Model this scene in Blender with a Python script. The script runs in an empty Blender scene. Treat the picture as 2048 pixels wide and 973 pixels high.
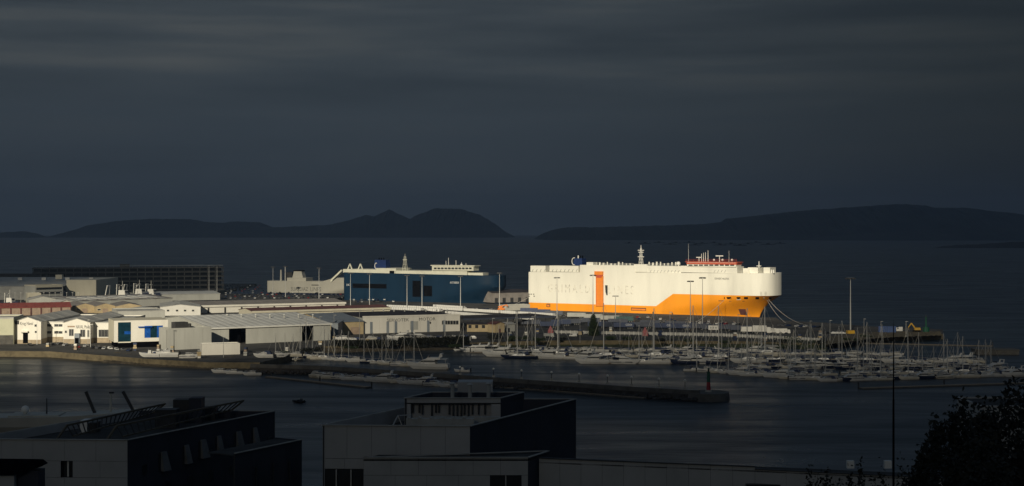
import bpy, math, random
from mathutils import Vector, Matrix
import numpy as np
R = math.radians
rnd = random.Random(7)
SC = bpy.context.scene
COL = SC.collection
# ---------------------------------------------------------------- camera
H, F, Y0 = 65.0, 3000.0, 462.0           # eye height (m), focal length and horizon row (photo pixels)
cd = bpy.data.cameras.new('camera'); cam = bpy.data.objects.new('camera', cd); COL.objects.link(cam)
cam.location = (0, 0, H); cam.rotation_euler = (R(90), 0, 0)
cd.sensor_width = 36; cd.lens = F / 2048 * 36; cd.shift_y = -(486.5 - Y0) / 2048
cd.clip_start = 0.5; cd.clip_end = 120000
SC.camera = cam
# ---------------------------------------------------------------- sun and sky
SUN_EL, SUN_AZ = R(20), R(15)            # low sun behind the camera, 15 degrees to the left
SD = Vector((-math.sin(SUN_AZ) * math.cos(SUN_EL), -math.cos(SUN_AZ) * math.cos(SUN_EL), math.sin(SUN_EL)))
ld = bpy.data.lights.new('sun', 'SUN'); ld.energy = 4.4; ld.angle = R(0.53); ld.color = (1.0, 0.90, 0.70)
sun = bpy.data.objects.new('sun', ld); COL.objects.link(sun)
sun.rotation_euler = SD.to_track_quat('Z', 'Y').to_euler()
W = bpy.data.worlds.new('World'); SC.world = W; W.use_nodes = True
wn, wl = W.node_tree.nodes, W.node_tree.links
wn.clear()
def N(t, typ, **kw):
    n = t.new(typ)
    for k, v in kw.items(): setattr(n, k, v)
    return n
def ramp(t, stops):
    n = t.new('ShaderNodeValToRGB'); e = n.color_ramp.elements
    while len(e) < len(stops): e.new(0.5)
    for i, (p, c) in enumerate(stops):
        e[i].position = p; e[i].color = (c[0], c[1], c[2], 1)
    return n
sky = N(wn, 'ShaderNodeTexSky', sky_type='NISHITA', sun_disc=False, sun_elevation=SUN_EL,
        sun_rotation=R(180) + SUN_AZ, air_density=1.0, dust_density=3.0)
tc = N(wn, 'ShaderNodeTexCoord')
mp = N(wn, 'ShaderNodeMapping'); mp.inputs['Scale'].default_value = (1.2, 0.8, 15.0)
wl.new(tc.outputs['Generated'], mp.inputs['Vector'])
n1 = N(wn, 'ShaderNodeTexNoise'); n1.inputs['Scale'].default_value = 2.6; n1.inputs['Detail'].default_value = 7; n1.inputs['Roughness'].default_value = 0.5; n1.inputs['Distortion'].default_value = 0.12
wl.new(mp.outputs[0], n1.inputs['Vector'])
cl = ramp(wn, [(0.30, (0.20, 0.285, 0.40)), (0.50, (0.25, 0.35, 0.485)), (0.70, (0.30, 0.395, 0.51))])     # even low cloud
wl.new(n1.outputs['Fac'], cl.inputs['Fac'])
ch = ramp(wn, [(0.34, (0.21, 0.275, 0.36)), (0.49, (0.36, 0.44, 0.52)), (0.61, (0.58, 0.64, 0.67)), (0.78, (0.86, 0.89, 0.86))])  # broken, brighter bands higher up
wl.new(n1.outputs['Fac'], ch.inputs['Fac'])
# rain-dark cloud towards the north-west (right), lighter in the south
sep = N(wn, 'ShaderNodeSeparateXYZ'); wl.new(tc.outputs['Generated'], sep.inputs[0])
mr = N(wn, 'ShaderNodeMapRange', interpolation_type='SMOOTHSTEP'); mr.inputs['From Min'].default_value = -0.05; mr.inputs['From Max'].default_value = 0.42
mr.inputs['To Min'].default_value = 1.0; mr.inputs['To Max'].default_value = 0.28
wl.new(sep.outputs['X'], mr.inputs['Value'])
mz = N(wn, 'ShaderNodeMapRange', interpolation_type='SMOOTHSTEP'); mz.inputs['From Min'].default_value = 0.06; mz.inputs['From Max'].default_value = 0.135
wl.new(sep.outputs['Z'], mz.inputs['Value'])
mxc = N(wn, 'ShaderNodeMix', data_type='RGBA'); wl.new(mz.outputs[0], mxc.inputs['Factor']); wl.new(cl.outputs['Color'], mxc.inputs['A']); wl.new(ch.outputs['Color'], mxc.inputs['B'])
mul = N(wn, 'ShaderNodeVectorMath', operation='SCALE'); wl.new(mxc.outputs['Result'], mul.inputs[0]); wl.new(mr.outputs[0], mul.inputs['Scale'])
mx = N(wn, 'ShaderNodeMix', data_type='RGBA'); mx.inputs['Factor'].default_value = 0.97
wl.new(sky.outputs['Color'], mx.inputs['A']); wl.new(mul.outputs[0], mx.inputs['B'])
bg = N(wn, 'ShaderNodeBackground'); bg.inputs['Strength'].default_value = 0.1
wl.new(mx.outputs['Result'], bg.inputs['Color'])
wo = N(wn, 'ShaderNodeOutputWorld'); wl.new(bg.outputs[0], wo.inputs['Surface'])
SC.view_settings.view_transform = 'Standard'; SC.view_settings.look = 'None'
SC.view_settings.exposure = 0.0; SC.view_settings.gamma = 1.0; SC.view_settings.use_curve_mapping = False
SC.render.engine = 'CYCLES'
SC.cycles.use_denoising = True
SC.cycles.max_bounces = 6; SC.cycles.volume_bounces = 1; SC.cycles.transparent_max_bounces = 12
SC.cycles.sample_clamp_indirect = 2.0

# ---------------------------------------------------------------- helpers
def G(px, py, z=3.0):
    """ground point at height z seen at photo pixel (px, py)"""
    y = F * (H - z) / (py - Y0)
    return Vector(((px - 1024) * y / F, y, z))
def Zat(py, y): return H - (py - Y0) * y / F
def Xat(px, y): return (px - 1024) * y / F
MATS = {}
def pm(name, col, rough=0.6, var=0.12, scale=0.6, metal=0.0, bump=0.0, streak=None, spec=0.5):
    """procedural material: base colour broken up by two noises, optional relief; streak = (x,y,z) stretch"""
    if name in MATS: return MATS[name]
    m = bpy.data.materials.new(name); m.use_nodes = True
    t = m.node_tree.nodes; l = m.node_tree.links; t.clear()
    out = N(t, 'ShaderNodeOutputMaterial'); b = N(t, 'ShaderNodeBsdfPrincipled'); l.new(b.outputs[0], out.inputs['Surface'])
    c = N(t, 'ShaderNodeTexCoord'); mpn = N(t, 'ShaderNodeMapping'); mpn.inputs['Scale'].default_value = streak or (1, 1, 1)
    l.new(c.outputs['Object'], mpn.inputs['Vector'])
    a = N(t, 'ShaderNodeTexNoise'); a.inputs['Scale'].default_value = scale; a.inputs['Detail'].default_value = 6; a.inputs['Roughness'].default_value = 0.62
    l.new(mpn.outputs[0], a.inputs['Vector'])
    lo = tuple(max(0, x * (1 - var * 1.6)) for x in col); hi = tuple(min(1, x * (1 + var)) for x in col)
    rp = ramp(t, [(0.3, lo), (0.5, col), (0.72, hi)]); l.new(a.outputs['Fac'], rp.inputs['Fac'])
    l.new(rp.outputs['Color'], b.inputs['Base Color'])
    b.inputs['Roughness'].default_value = rough; b.inputs['Metallic'].default_value = metal
    b.inputs['Specular IOR Level'].default_value = spec
    if bump:
        bp = N(t, 'ShaderNodeBump'); bp.inputs['Strength'].default_value = bump; bp.inputs['Distance'].default_value = 0.05
        l.new(a.outputs['Fac'], bp.inputs['Height']); l.new(bp.outputs[0], b.inputs['Normal'])
    MATS[name] = m
    return m
class MB:
    def __init__(s): s.v = []; s.f = []; s.m = []; s.cur = 0
    def mi(s, i): s.cur = i; return s
    def add(s, vs, fs):
        o = len(s.v); s.v += [tuple(v) for v in vs]
        for f in fs: s.f.append(tuple(i + o for i in f)); s.m.append(s.cur)
        return s
    def bb(s, x0, x1, y0, y1, z0, z1):
        return s.add([(x0,y0,z0),(x1,y0,z0),(x1,y1,z0),(x0,y1,z0),(x0,y0,z1),(x1,y0,z1),(x1,y1,z1),(x0,y1,z1)],
                     [(3,2,1,0),(4,5,6,7),(0,1,5,4),(1,2,6,5),(2,3,7,6),(3,0,4,7)])
    def taper(s, x0, x1, y0, y1, z0, z1, ix0=0, ix1=0, iy=0):
        """box whose top is inset: ix0/ix1 at either x end, iy on both sides"""
        return s.add([(x0,y0,z0),(x1,y0,z0),(x1,y1,z0),(x0,y1,z0),(x0+ix0,y0+iy,z1),(x1-ix1,y0+iy,z1),(x1-ix1,y1-iy,z1),(x0+ix0,y1-iy,z1)],
                     [(3,2,1,0),(4,5,6,7),(0,1,5,4),(1,2,6,5),(2,3,7,6),(3,0,4,7)])
    def quad(s, *p): return s.add(p, [tuple(range(len(p)))])
    def prism(s, pts, z0, z1):
        n = len(pts)
        return s.add([(p[0],p[1],z0) for p in pts] + [(p[0],p[1],z1) for p in pts],
                     [tuple(reversed(range(n))), tuple(range(n, 2*n))] + [(i,(i+1)%n,n+(i+1)%n,n+i) for i in range(n)])
    def hull8(s, bot, top):
        n = len(bot)
        return s.add(list(bot)+list(top), [tuple(reversed(range(n))), tuple(range(n,2*n))] + [(i,(i+1)%n,n+(i+1)%n,n+i) for i in range(n)])
    def cyl(s, p0, p1, r0, r1=None, n=8, cap=True):
        p0, p1 = Vector(p0), Vector(p1); r1 = r0 if r1 is None else r1
        q = (p1-p0).normalized().to_track_quat('Z','Y')
        vs = []
        for p, r in ((p0,r0),(p1,r1)):
            for i in range(n):
                a = 2*math.pi*i/n; vs.append(p + q @ Vector((math.cos(a)*r, math.sin(a)*r, 0)))
        fs = [(i,(i+1)%n,n+(i+1)%n,n+i) for i in range(n)]
        if cap: fs += [tuple(reversed(range(n))), tuple(range(n,2*n))]
        return s.add(vs, fs)
    def beam(s, p0, p1, w, h=None):
        p0, p1 = Vector(p0), Vector(p1); h = h or w
        d = (p1-p0).normalized(); up = Vector((0,0,1)) if abs(d.z) < .95 else Vector((1,0,0))
        sx = d.cross(up).normalized()*w/2; sz = sx.cross(d).normalized()*h/2
        vs = [p+a*sx+b*sz for p in (p0,p1) for a,b in ((-1,-1),(1,-1),(1,1),(-1,1))]
        return s.add(vs, [(3,2,1,0),(4,5,6,7),(0,1,5,4),(1,2,6,5),(2,3,7,6),(3,0,4,7)])
    def sph(s, c, r, n=10, k=6, sq=(1,1,1)):
        vs = []; c = Vector(c)
        for j in range(1,k):
            a = math.pi*j/k
            for i in range(n):
                b = 2*math.pi*i/n; vs.append((c.x+r*sq[0]*math.sin(a)*math.cos(b), c.y+r*sq[1]*math.sin(a)*math.sin(b), c.z+r*sq[2]*math.cos(a)))
        vs += [(c.x,c.y,c.z+r*sq[2]),(c.x,c.y,c.z-r*sq[2])]; t, b = len(vs)-2, len(vs)-1
        fs = [(t,i,(i+1)%n) for i in range(n)]
        for j in range(k-2):
            fs += [(j*n+i,(j+1)*n+i,(j+1)*n+(i+1)%n,j*n+(i+1)%n) for i in range(n)]
        fs += [((k-2)*n+(i+1)%n,(k-2)*n+i,b) for i in range(n)]
        return s.add(vs, fs)
    def loft(s, rings, cap=True, closed=True):
        n = len(rings[0]); vs = [p for r in rings for p in r]; fs = []
        for j in range(len(rings)-1):
            for i in range(n if closed else n-1):
                k = (i+1)%n; fs.append((j*n+i, j*n+k, (j+1)*n+k, (j+1)*n+i))
        if cap: fs += [tuple(reversed(range(n))), tuple((len(rings)-1)*n+i for i in range(n))]
        return s.add(vs, fs)
    def mesh(s, name, mats):
        me = bpy.data.meshes.new(name); me.from_pydata(s.v, [], s.f)
        for m in (mats if isinstance(mats, (list,tuple)) else [mats]): me.materials.append(m)
        if any(s.m): me.polygons.foreach_set('material_index', s.m)
        me.update(); return me
    def to(s, name, mats, parent=None, smooth=False):
        me = s.mesh(name, mats)
        if smooth:
            me.polygons.foreach_set('use_smooth', [True]*len(me.polygons))
            try: me.set_sharp_from_angle(angle=R(40))
            except Exception: pass
        return link(name, me, parent)
def link(name, me, parent=None, loc=None, rz=0):
    o = bpy.data.objects.new(name, me); COL.objects.link(o)
    if parent is not None: o.parent = parent
    if loc is not None: o.location = loc
    if rz: o.rotation_euler.z = rz
    return o
def tag(o, label, cat=None, group=None, kind=None):
    if label: o['label'] = label
    if cat: o['category'] = cat
    if group: o['group'] = group
    if kind: o['kind'] = kind
    return o
def thing(name, label, cat, loc=(0,0,0), rz=0.0, group=None):
    o = bpy.data.objects.new(name, None); COL.objects.link(o); o.location = loc; o.rotation_euler = (0,0,rz)
    o.empty_display_size = 0.5
    return tag(o, label, cat, group)
def struct(o): o['kind'] = 'structure'; return o
def dup(root, loc, rz=0.0, sc=1.0, label=None, group=None):
    r = root.copy(); COL.objects.link(r); r.location = loc; r.rotation_euler = (0,0,rz)
    r.scale = (sc,sc,sc) if not isinstance(sc, tuple) else sc
    if label: r['label'] = label
    if group: r['group'] = group
    for ch in root.children:
        c = ch.copy(); COL.objects.link(c); c.parent = r
        for g in ch.children:
            d = g.copy(); COL.objects.link(d); d.parent = c
    return r
def text(s, w, h, mat, parent, origin, rz=0.0, name='lettering', ext=0.03):
    """flat lettering w x h metres, standing up, left-bottom corner at origin (parent space), facing local -y"""
    cu = bpy.data.curves.new('lettering', 'FONT'); cu.body = s; cu.extrude = ext; cu.resolution_u = 2
    o = bpy.data.objects.new('lettering', cu); COL.objects.link(o)
    bpy.context.view_layer.update()
    me = bpy.data.meshes.new_from_object(o.evaluated_get(bpy.context.evaluated_depsgraph_get()))
    bpy.data.objects.remove(o); bpy.data.curves.remove(cu)
    co = np.empty(len(me.vertices)*3); me.vertices.foreach_get('co', co); co = co.reshape(-1,3)
    mn, mxx = co.min(0), co.max(0); d = np.maximum(mxx-mn, 1e-6)
    x = (co[:,0]-mn[0])/d[0]*w; z = (co[:,1]-mn[1])/d[1]*h; y = -co[:,2]
    c2 = np.stack([x,y,z],1); me.vertices.foreach_set('co', c2.astype(np.float32).ravel()); me.update()
    me.materials.clear(); me.materials.append(mat)
    return link(name, me, parent, origin, rz)
_O = 'zeroth first second third fourth fifth sixth seventh eighth ninth tenth eleventh twelfth thirteenth fourteenth fifteenth sixteenth seventeenth eighteenth nineteenth'.split()
_T = {2:('twentieth','twenty'),3:('thirtieth','thirty'),4:('fortieth','forty'),5:('fiftieth','fifty'),6:('sixtieth','sixty'),7:('seventieth','seventy'),8:('eightieth','eighty'),9:('ninetieth','ninety')}
def ORD(n): return _O[n] if n < 20 else (_T[n//10][0] if n%10 == 0 else _T[n//10][1]+'-'+_O[n%10])

# ---------------------------------------------------------------- materials
pm('white_wall', (0.78,0.75,0.67), .6, .07, .15, bump=.1, streak=(1,1,.25))
pm('cream_wall', (0.60,0.56,0.44), .6, .08, .15, streak=(1,1,.25))
pm('pale_green', (0.50,0.50,0.36), .6, .08, .15)
pm('grey_panel', (0.46,0.46,0.42), .55, .08, .2, streak=(1,1,.2))
pm('grey_roof', (0.42,0.415,0.385), .7, .18, .12)
pm('light_roof', (0.58,0.575,0.54), .6, .14, .15)
pm('light_strip', (0.72,0.715,0.67), .5, .1, .15)
pm('brown_roof', (0.25,0.225,0.205), .75, .2, .2)
pm('dark_roof', (0.055,0.05,0.055), .7, .25, .2, spec=.12)
pm('red_roof', (0.30,0.07,0.055), .75, .2, .3)
pm('rust_red', (0.13,0.05,0.045), .75, .25, .3)
pm('blue_grey', (0.22,0.25,0.28), .6, .12, .2)
pm('tan', (0.52,0.41,0.24), .7, .12, .3)
pm('brick_tan', (0.40,0.30,0.22), .8, .15, .4)
pm('plinth', (0.36,0.29,0.20), .8, .2, .4)
pm('concrete', (0.36,0.35,0.32), .85, .2, .25, bump=.2)
pm('dark_concrete', (0.10,0.095,0.085), .9, .3, .25, bump=.3)
pm('black', (0.004,0.004,0.005), .95, .2, 1, spec=.0)
pm('dark_glass', (0.02,0.022,0.025), .32, .2, .5)
pm('blue_glass', (0.015,0.10,0.42), .15, .35, .5)
pm('teal_glass', (0.01,0.04,0.06), .12, .3, .4)
pm('white_paint', (0.80,0.78,0.72), .35, .05, .3)
pm('ship_white', (0.81,0.79,0.70), .5, .08, .09, streak=(1,1,.18))
pm('ship_orange', (0.92,0.33,0.012), .5, .08, .09, streak=(1,1,.2))
pm('orange_ramp', (0.80,0.24,0.03), .5, .10, .25, streak=(1,1,.3))
pm('ship_blue', (0.006,0.026,0.056), .5, .15, .09, streak=(1,1,.2), spec=.15)
pm('navy', (0.01,0.03,0.12), .4, .2, .5)
pm('ship_deck_green', (0.70,0.69,0.57), .5, .08, .3)
pm('ship_grey', (0.50,0.48,0.41), .55, .10, .08, streak=(1,1,.3))
pm('ship_letter', (0.715,0.685,0.595), .6, .35, .4)
pm('black_letter', (0.05,0.05,0.05), .6, .1, 1)
pm('grey_letter', (0.16,0.16,0.15), .6, .2, 1)
pm('white_letter', (0.78,0.78,0.76), .6, .1, 1)
pm('rail_red', (0.55,0.10,0.05), .5, .15, .5)
pm('mast_metal', (0.58,0.575,0.55), .4, .1, .5, metal=.4)
pm('dark_metal', (0.05,0.05,0.05), .5, .2, .5, spec=.12)
pm('asphalt', (0.085,0.083,0.08), .9, .35, .05, spec=.12)
pm('earth', (0.075,0.060,0.038), .95, .45, .12, bump=.3)
pm('grass', (0.045,0.055,0.018), .95, .45, .15, bump=.3)
pm('quay_stone', (0.13,0.105,0.062), .9, .35, .25, bump=.3)
pm('rock', (0.045,0.04,0.036), .9, .4, .3, bump=.4)
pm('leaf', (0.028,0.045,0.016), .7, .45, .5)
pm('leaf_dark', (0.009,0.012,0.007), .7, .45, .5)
pm('bark', (0.04,0.03,0.022), .9, .3, 2)
pm('gel_white', (0.62,0.61,0.58), .3, .05, .6)
pm('gel_cream', (0.60,0.56,0.47), .35, .08, .6)
pm('hull_navy', (0.015,0.022,0.05), .3, .15, .6)
pm('hull_black', (0.014,0.014,0.015), .35, .15, .6, spec=.12)
pm('teak', (0.30,0.22,0.14), .7, .2, 1.5)
pm('canvas_blue', (0.03,0.045,0.10), .8, .2, 1)
pm('canvas_grey', (0.30,0.30,0.29), .8, .2, 1)
pm('tyre', (0.015,0.015,0.015), .9, .2, 1, spec=.12)
pm('container_blue', (0.025,0.042,0.10), .55, .2, .4, streak=(3,3,.5))
pm('container_slate', (0.06,0.07,0.10), .55, .2, .4)
pm('container_grey', (0.40,0.40,0.37), .55, .12, .4)
pm('container_teal', (0.03,0.09,0.09), .55, .2, .4)
pm('yellow', (0.62,0.36,0.03), .5, .15, .6)
pm('orange_paint', (0.75,0.22,0.03), .5, .15, .6)
pm('green_paint', (0.01,0.09,0.05), .5, .2, .6)
pm('red_paint', (0.30,0.018,0.02), .5, .15, .6)
pm('pink_canvas', (0.36,0.12,0.12), .8, .2, .8)
pm('skin', (0.38,0.22,0.15), .6, .1, 5); pm('cloth_dark', (0.02,0.022,0.03), .9, .3, 4); pm('hair', (0.02,0.014,0.01), .8, .2, 8)
pm('hill', (0.020,0.024,0.018), .95, .6, .004)
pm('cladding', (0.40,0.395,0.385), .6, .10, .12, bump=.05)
pm('cladding_shade', (0.045,0.048,0.062), .55, .15, .12, spec=.12)  # darker copy of the cladding, shade of the side walls put into its colour
pm('roof_felt', (0.055,0.055,0.055), .9, .25, .3, spec=.12)
pm('steel_brown', (0.11,0.085,0.05), .6, .25, .4)
CARCOL = {'white':(0.72,0.71,0.68),'silver':(0.42,0.42,0.42),'grey':(0.12,0.12,0.125),'black':(0.015,0.015,0.017),'dark blue':(0.02,0.035,0.09),'red':(0.25,0.02,0.02)}
for k_, c_ in CARCOL.items(): pm('car_'+k_, c_, .25, .05, .5)
M = MATS
# ---------------------------------------------------------------- setting: added unseen deck masking the sun, openings shaped to light chosen places
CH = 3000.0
LIT_CENTRE = Vector((95, 1140, 15))                                     # the sunlit ship
off = SD * ((CH - LIT_CENTRE.z) / SD.z)
DC = LIT_CENTRE + off
def sun_mask_deck():
    n = 44; x0, x1, y0, y1 = -20000, 13000, -16000, 15500
    vs = []; fs = []; q = random.Random(3); ph = [(q.uniform(.3,1.4)*1e-3, q.uniform(-1,1)*1e-3, q.uniform(0,6)) for _ in range(7)]
    for j in range(n+1):
        for i in range(n+1):
            x = x0+(x1-x0)*i/n; y = y0+(y1-y0)*j/n
            d = math.hypot(x-DC.x, y-DC.y); k = min(1, max(0, (d-1500)/3000))
            z = sum(math.sin(a*x+b*y+c) for a,b,c in ph)*22*k
            vs.append((x-DC.x, y-DC.y, z))
    for j in range(n):
        for i in range(n):
            a = j*(n+1)+i; fs.append((a,a+1,a+n+2,a+n+1))
    me = bpy.data.meshes.new('sun_mask_deck'); me.from_pydata(vs, [], fs)
    m = bpy.data.materials.new('sun_mask'); m.use_nodes = True; t = m.node_tree.nodes; l = m.node_tree.links; t.clear()
    out = N(t,'ShaderNodeOutputMaterial'); tcn = N(t,'ShaderNodeTexCoord')
    nz = N(t,'ShaderNodeTexNoise'); nz.inputs['Scale'].default_value = 0.0045; nz.inputs['Detail'].default_value = 4
    l.new(tcn.outputs['Object'], nz.inputs['Vector'])
    sb = N(t,'ShaderNodeVectorMath', operation='SUBTRACT'); sb.inputs[1].default_value = (.5,.5,.5); l.new(nz.outputs['Color'], sb.inputs[0])
    sm = N(t,'ShaderNodeVectorMath', operation='SCALE'); sm.inputs['Scale'].default_value = 120; l.new(sb.outputs[0], sm.inputs[0])
    ad = N(t,'ShaderNodeVectorMath', operation='ADD'); l.new(tcn.outputs['Object'], ad.inputs[0]); l.new(sm.outputs[0], ad.inputs[1])
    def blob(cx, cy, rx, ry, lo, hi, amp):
        # see-through spot in the added deck: 1 inside lo, 0 outside hi (in radii)
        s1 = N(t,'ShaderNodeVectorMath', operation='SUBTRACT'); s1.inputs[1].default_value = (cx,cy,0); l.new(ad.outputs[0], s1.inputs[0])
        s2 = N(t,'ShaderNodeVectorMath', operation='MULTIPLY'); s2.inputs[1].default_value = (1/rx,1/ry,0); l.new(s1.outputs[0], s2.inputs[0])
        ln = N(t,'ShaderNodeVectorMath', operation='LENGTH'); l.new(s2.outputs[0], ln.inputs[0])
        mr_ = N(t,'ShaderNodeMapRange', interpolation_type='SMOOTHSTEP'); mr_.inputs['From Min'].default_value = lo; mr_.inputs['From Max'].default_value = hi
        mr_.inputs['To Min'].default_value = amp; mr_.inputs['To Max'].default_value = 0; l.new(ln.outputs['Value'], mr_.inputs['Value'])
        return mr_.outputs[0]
    outs = [blob(*b) for b in LIT_SPOTS]
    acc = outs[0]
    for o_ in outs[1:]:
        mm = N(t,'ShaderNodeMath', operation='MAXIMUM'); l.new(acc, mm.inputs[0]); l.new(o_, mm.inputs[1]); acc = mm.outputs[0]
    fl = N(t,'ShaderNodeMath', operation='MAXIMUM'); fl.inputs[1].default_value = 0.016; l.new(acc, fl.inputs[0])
    tr = N(t,'ShaderNodeBsdfTranslucent'); tr.inputs['Color'].default_value = (0.071,0.112,0.198,1)
    tp = N(t,'ShaderNodeBsdfTransparent'); mixs = N(t,'ShaderNodeMixShader')
    l.new(fl.outputs[0], mixs.inputs['Fac']); l.new(tr.outputs[0], mixs.inputs[1]); l.new(tp.outputs[0], mixs.inputs[2]); l.new(mixs.outputs[0], out.inputs['Surface'])
    me.materials.append(m)
    o = link('sun_mask_deck', me, None, (DC.x, DC.y, CH)); o['kind'] = 'structure'; return o
# sunlit spots set one by one (centre x, y and radii in metres as they fall on the harbour, relative to the white ship)
LIT_SPOTS = [(-35, 5, 200, 140, .74, 1.4, 1.0), (-400, -300, 200, 220, .65, 1.35, 1.0), (-210, 150, 230, 190, .4, 1.4, .80), (-270, 380, 200, 150, .3, 1.4, .42),
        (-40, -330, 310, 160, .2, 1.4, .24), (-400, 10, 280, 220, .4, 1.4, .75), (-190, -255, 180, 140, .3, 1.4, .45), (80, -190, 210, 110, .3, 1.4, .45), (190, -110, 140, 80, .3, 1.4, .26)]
sun_mask_deck()
def sea():
    me = MB().quad((-14000,-400,0),(14000,-400,0),(14000,20500,0),(-14000,20500,0)).mesh('sea', [])
    m = bpy.data.materials.new('sea_water'); m.use_nodes = True; t = m.node_tree.nodes; l = m.node_tree.links
    b = t['Principled BSDF']; b.inputs['Base Color'].default_value = (0.012,0.019,0.024,1); b.inputs['IOR'].default_value = 1.33
    c = N(t,'ShaderNodeTexCoord'); m1 = N(t,'ShaderNodeMapping'); m1.inputs['Scale'].default_value = (.25,.9,1); l.new(c.outputs['Object'], m1.inputs['Vector'])
    w1 = N(t,'ShaderNodeTexNoise'); w1.inputs['Scale'].default_value = .35; w1.inputs['Detail'].default_value = 5; l.new(m1.outputs[0], w1.inputs['Vector'])
    m2 = N(t,'ShaderNodeMapping'); m2.inputs['Scale'].default_value = (.010,.045,1); m2.inputs['Rotation'].default_value = (0,0,R(-6)); l.new(c.outputs['Object'], m2.inputs['Vector'])
    w2 = N(t,'ShaderNodeTexNoise'); w2.inputs['Scale'].default_value = 1; w2.inputs['Detail'].default_value = 6; w2.inputs['Roughness'].default_value = .6; w2.inputs['Distortion'].default_value = .6; l.new(m2.outputs[0], w2.inputs['Vector'])
    # wind streaks: calmer and rougher water
    r_ = N(t,'ShaderNodeMapRange'); r_.inputs['From Min'].default_value = .35; r_.inputs['From Max'].default_value = .68; r_.inputs['To Min'].default_value = .26; r_.inputs['To Max'].default_value = .46
    l.new(w2.outputs['Fac'], r_.inputs['Value']); l.new(r_.outputs[0], b.inputs['Roughness'])
    st = N(t,'ShaderNodeMapRange'); st.inputs['From Min'].default_value = .35; st.inputs['From Max'].default_value = .68; st.inputs['To Min'].default_value = .12; st.inputs['To Max'].default_value = .85
    l.new(w2.outputs['Fac'], st.inputs['Value'])
    bp = N(t,'ShaderNodeBump'); bp.inputs['Distance'].default_value = .5; l.new(st.outputs[0], bp.inputs['Strength']); l.new(w1.outputs['Fac'], bp.inputs['Height']); l.new(bp.outputs[0], b.inputs['Normal'])
    me.materials.append(m); return struct(link('sea', me))
sea()
def wake(pts, w, lb):
    P = [G(*p,0) for p in pts]; m_ = MB(); n = len(P)
    for i,p in enumerate(P):
        t = (P[min(i+1,n-1)]-P[max(i-1,0)]).normalized(); k = w*(.4+.6*math.sin(math.pi*(i+.5)/n)); m_.v += [(p.x-t.y*k,p.y+t.x*k,.01),(p.x+t.y*k,p.y-t.x*k,.01)]
    for i in range(n-1): m_.f.append((2*i,2*i+1,2*i+3,2*i+2)); m_.m.append(0)
    if 'foam' not in MATS:
        m = bpy.data.materials.new('foam'); m.use_nodes = True; t = m.node_tree.nodes; l = m.node_tree.links; b = t['Principled BSDF']; b.inputs['Base Color'].default_value = (.34,.37,.40,1); b.inputs['Roughness'].default_value = .8
        c = N(t,'ShaderNodeTexCoord'); mm = N(t,'ShaderNodeMapping'); mm.inputs['Scale'].default_value = (.02,.12,1); l.new(c.outputs['Object'], mm.inputs['Vector'])
        z = N(t,'ShaderNodeTexNoise'); z.inputs['Scale'].default_value = 1; z.inputs['Detail'].default_value = 6; l.new(mm.outputs[0], z.inputs['Vector'])
        r_ = N(t,'ShaderNodeMapRange'); r_.inputs['From Min'].default_value = .42; r_.inputs['From Max'].default_value = .8; l.new(z.outputs['Fac'], r_.inputs['Value']); l.new(r_.outputs[0], b.inputs['Alpha']); MATS['foam'] = m
    o = m_.to('wake', MATS['foam']); o['kind'] = 'structure'; return o
wake([(1556,547),(1640,549),(1740,553),(1860,560),(1960,568),(2060,578)], 9, '')
wake([(430,553),(520,551),(620,553),(700,558)], 10, '')
wake([(606,808),(640,816),(690,822),(760,826)], 1.2, '')
wake([(1450,808),(1530,814),(1620,812),(1720,804)], 2.5, '')
def hills(name, Y, prof, depth, mat, seed=1, zmin=-2):
    """island terrain whose ridge follows prof (photo pixels) at distance Y"""
    q = random.Random(seed); xs = np.array([p[0] for p in prof], float); ys = np.array([p[1] for p in prof], float)
    n = int((xs[-1]-xs[0])/3)+2; rows = 13; vs = []; fs = []
    px = np.linspace(xs[0], xs[-1], n); py = np.interp(px, xs, ys)
    jit = np.array([q.uniform(-1,1) for _ in range(n)]); jit = np.convolve(jit, [.25,.5,.25], 'same')
    hz = np.maximum(H-(py-Y0)*Y/F + jit*Y/F*0.9, 0.5)
    for j in range(rows):
        v = j/(rows-1)*2-1
        for i in range(n):
            e = min(1, min(i, n-1-i)/8+.15); sh = (1-abs(v)**1.35)
            k = sh*(1+ .16*math.sin(i*.23+j*1.3+seed)*(1-sh)*2*abs(v) + q.uniform(-.05,.05)*(abs(v)>.02))
            z = zmin + (hz[i]-zmin)*max(0,k)
            y = Y + v*depth*e
            vs.append(((px[i]-1024)*Y/F, y, z))
    for j in range(rows-1):
        for i in range(n-1): a = j*n+i; fs.append((a,a+1,a+n+1,a+n))
    me = bpy.data.meshes.new(name); me.from_pydata(vs,[],fs); me.materials.append(mat)
    return struct(link(name, me))
hills('island', 15000, [(112,475),(135,469),(150,462),(180,450),(230,443),(300,438),(380,439),(410,444),(440,446),(480,443),(520,445),(545,455),(600,453),(660,450),(700,440),(733,430),(748,434),(778,419),(800,430),(820,438),(835,430),(870,417),(920,418),(960,430),(990,448),(1010,463),(1030,474)], 900, M['hill'], 1)
hills('island', 14200, [(-60,466),(0,465),(45,463),(75,468),(95,476)], 300, M['hill'], 2)
hills('headland', 11600, [(1068,478),(1085,467),(1110,459),(1135,455),(1200,455),(1300,452),(1400,449),(1446,444),(1450,438),(1500,433),(1600,422),(1700,415),(1800,408),(1850,411),(1870,416),(1930,416),(2000,424),(2048,430),(2200,436),(2300,450)], 1300, M['hill'], 3)
hills('headland', 10400, [(1600,480),(1640,474),(1760,466),(1900,458),(2060,450),(2250,448)], 500, M['hill'], 5)
hills('islet', 5700, [(1866,496),(1900,491),(1960,489),(2010,485),(2080,482),(2160,488)], 90, M['rock'], 4)
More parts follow.
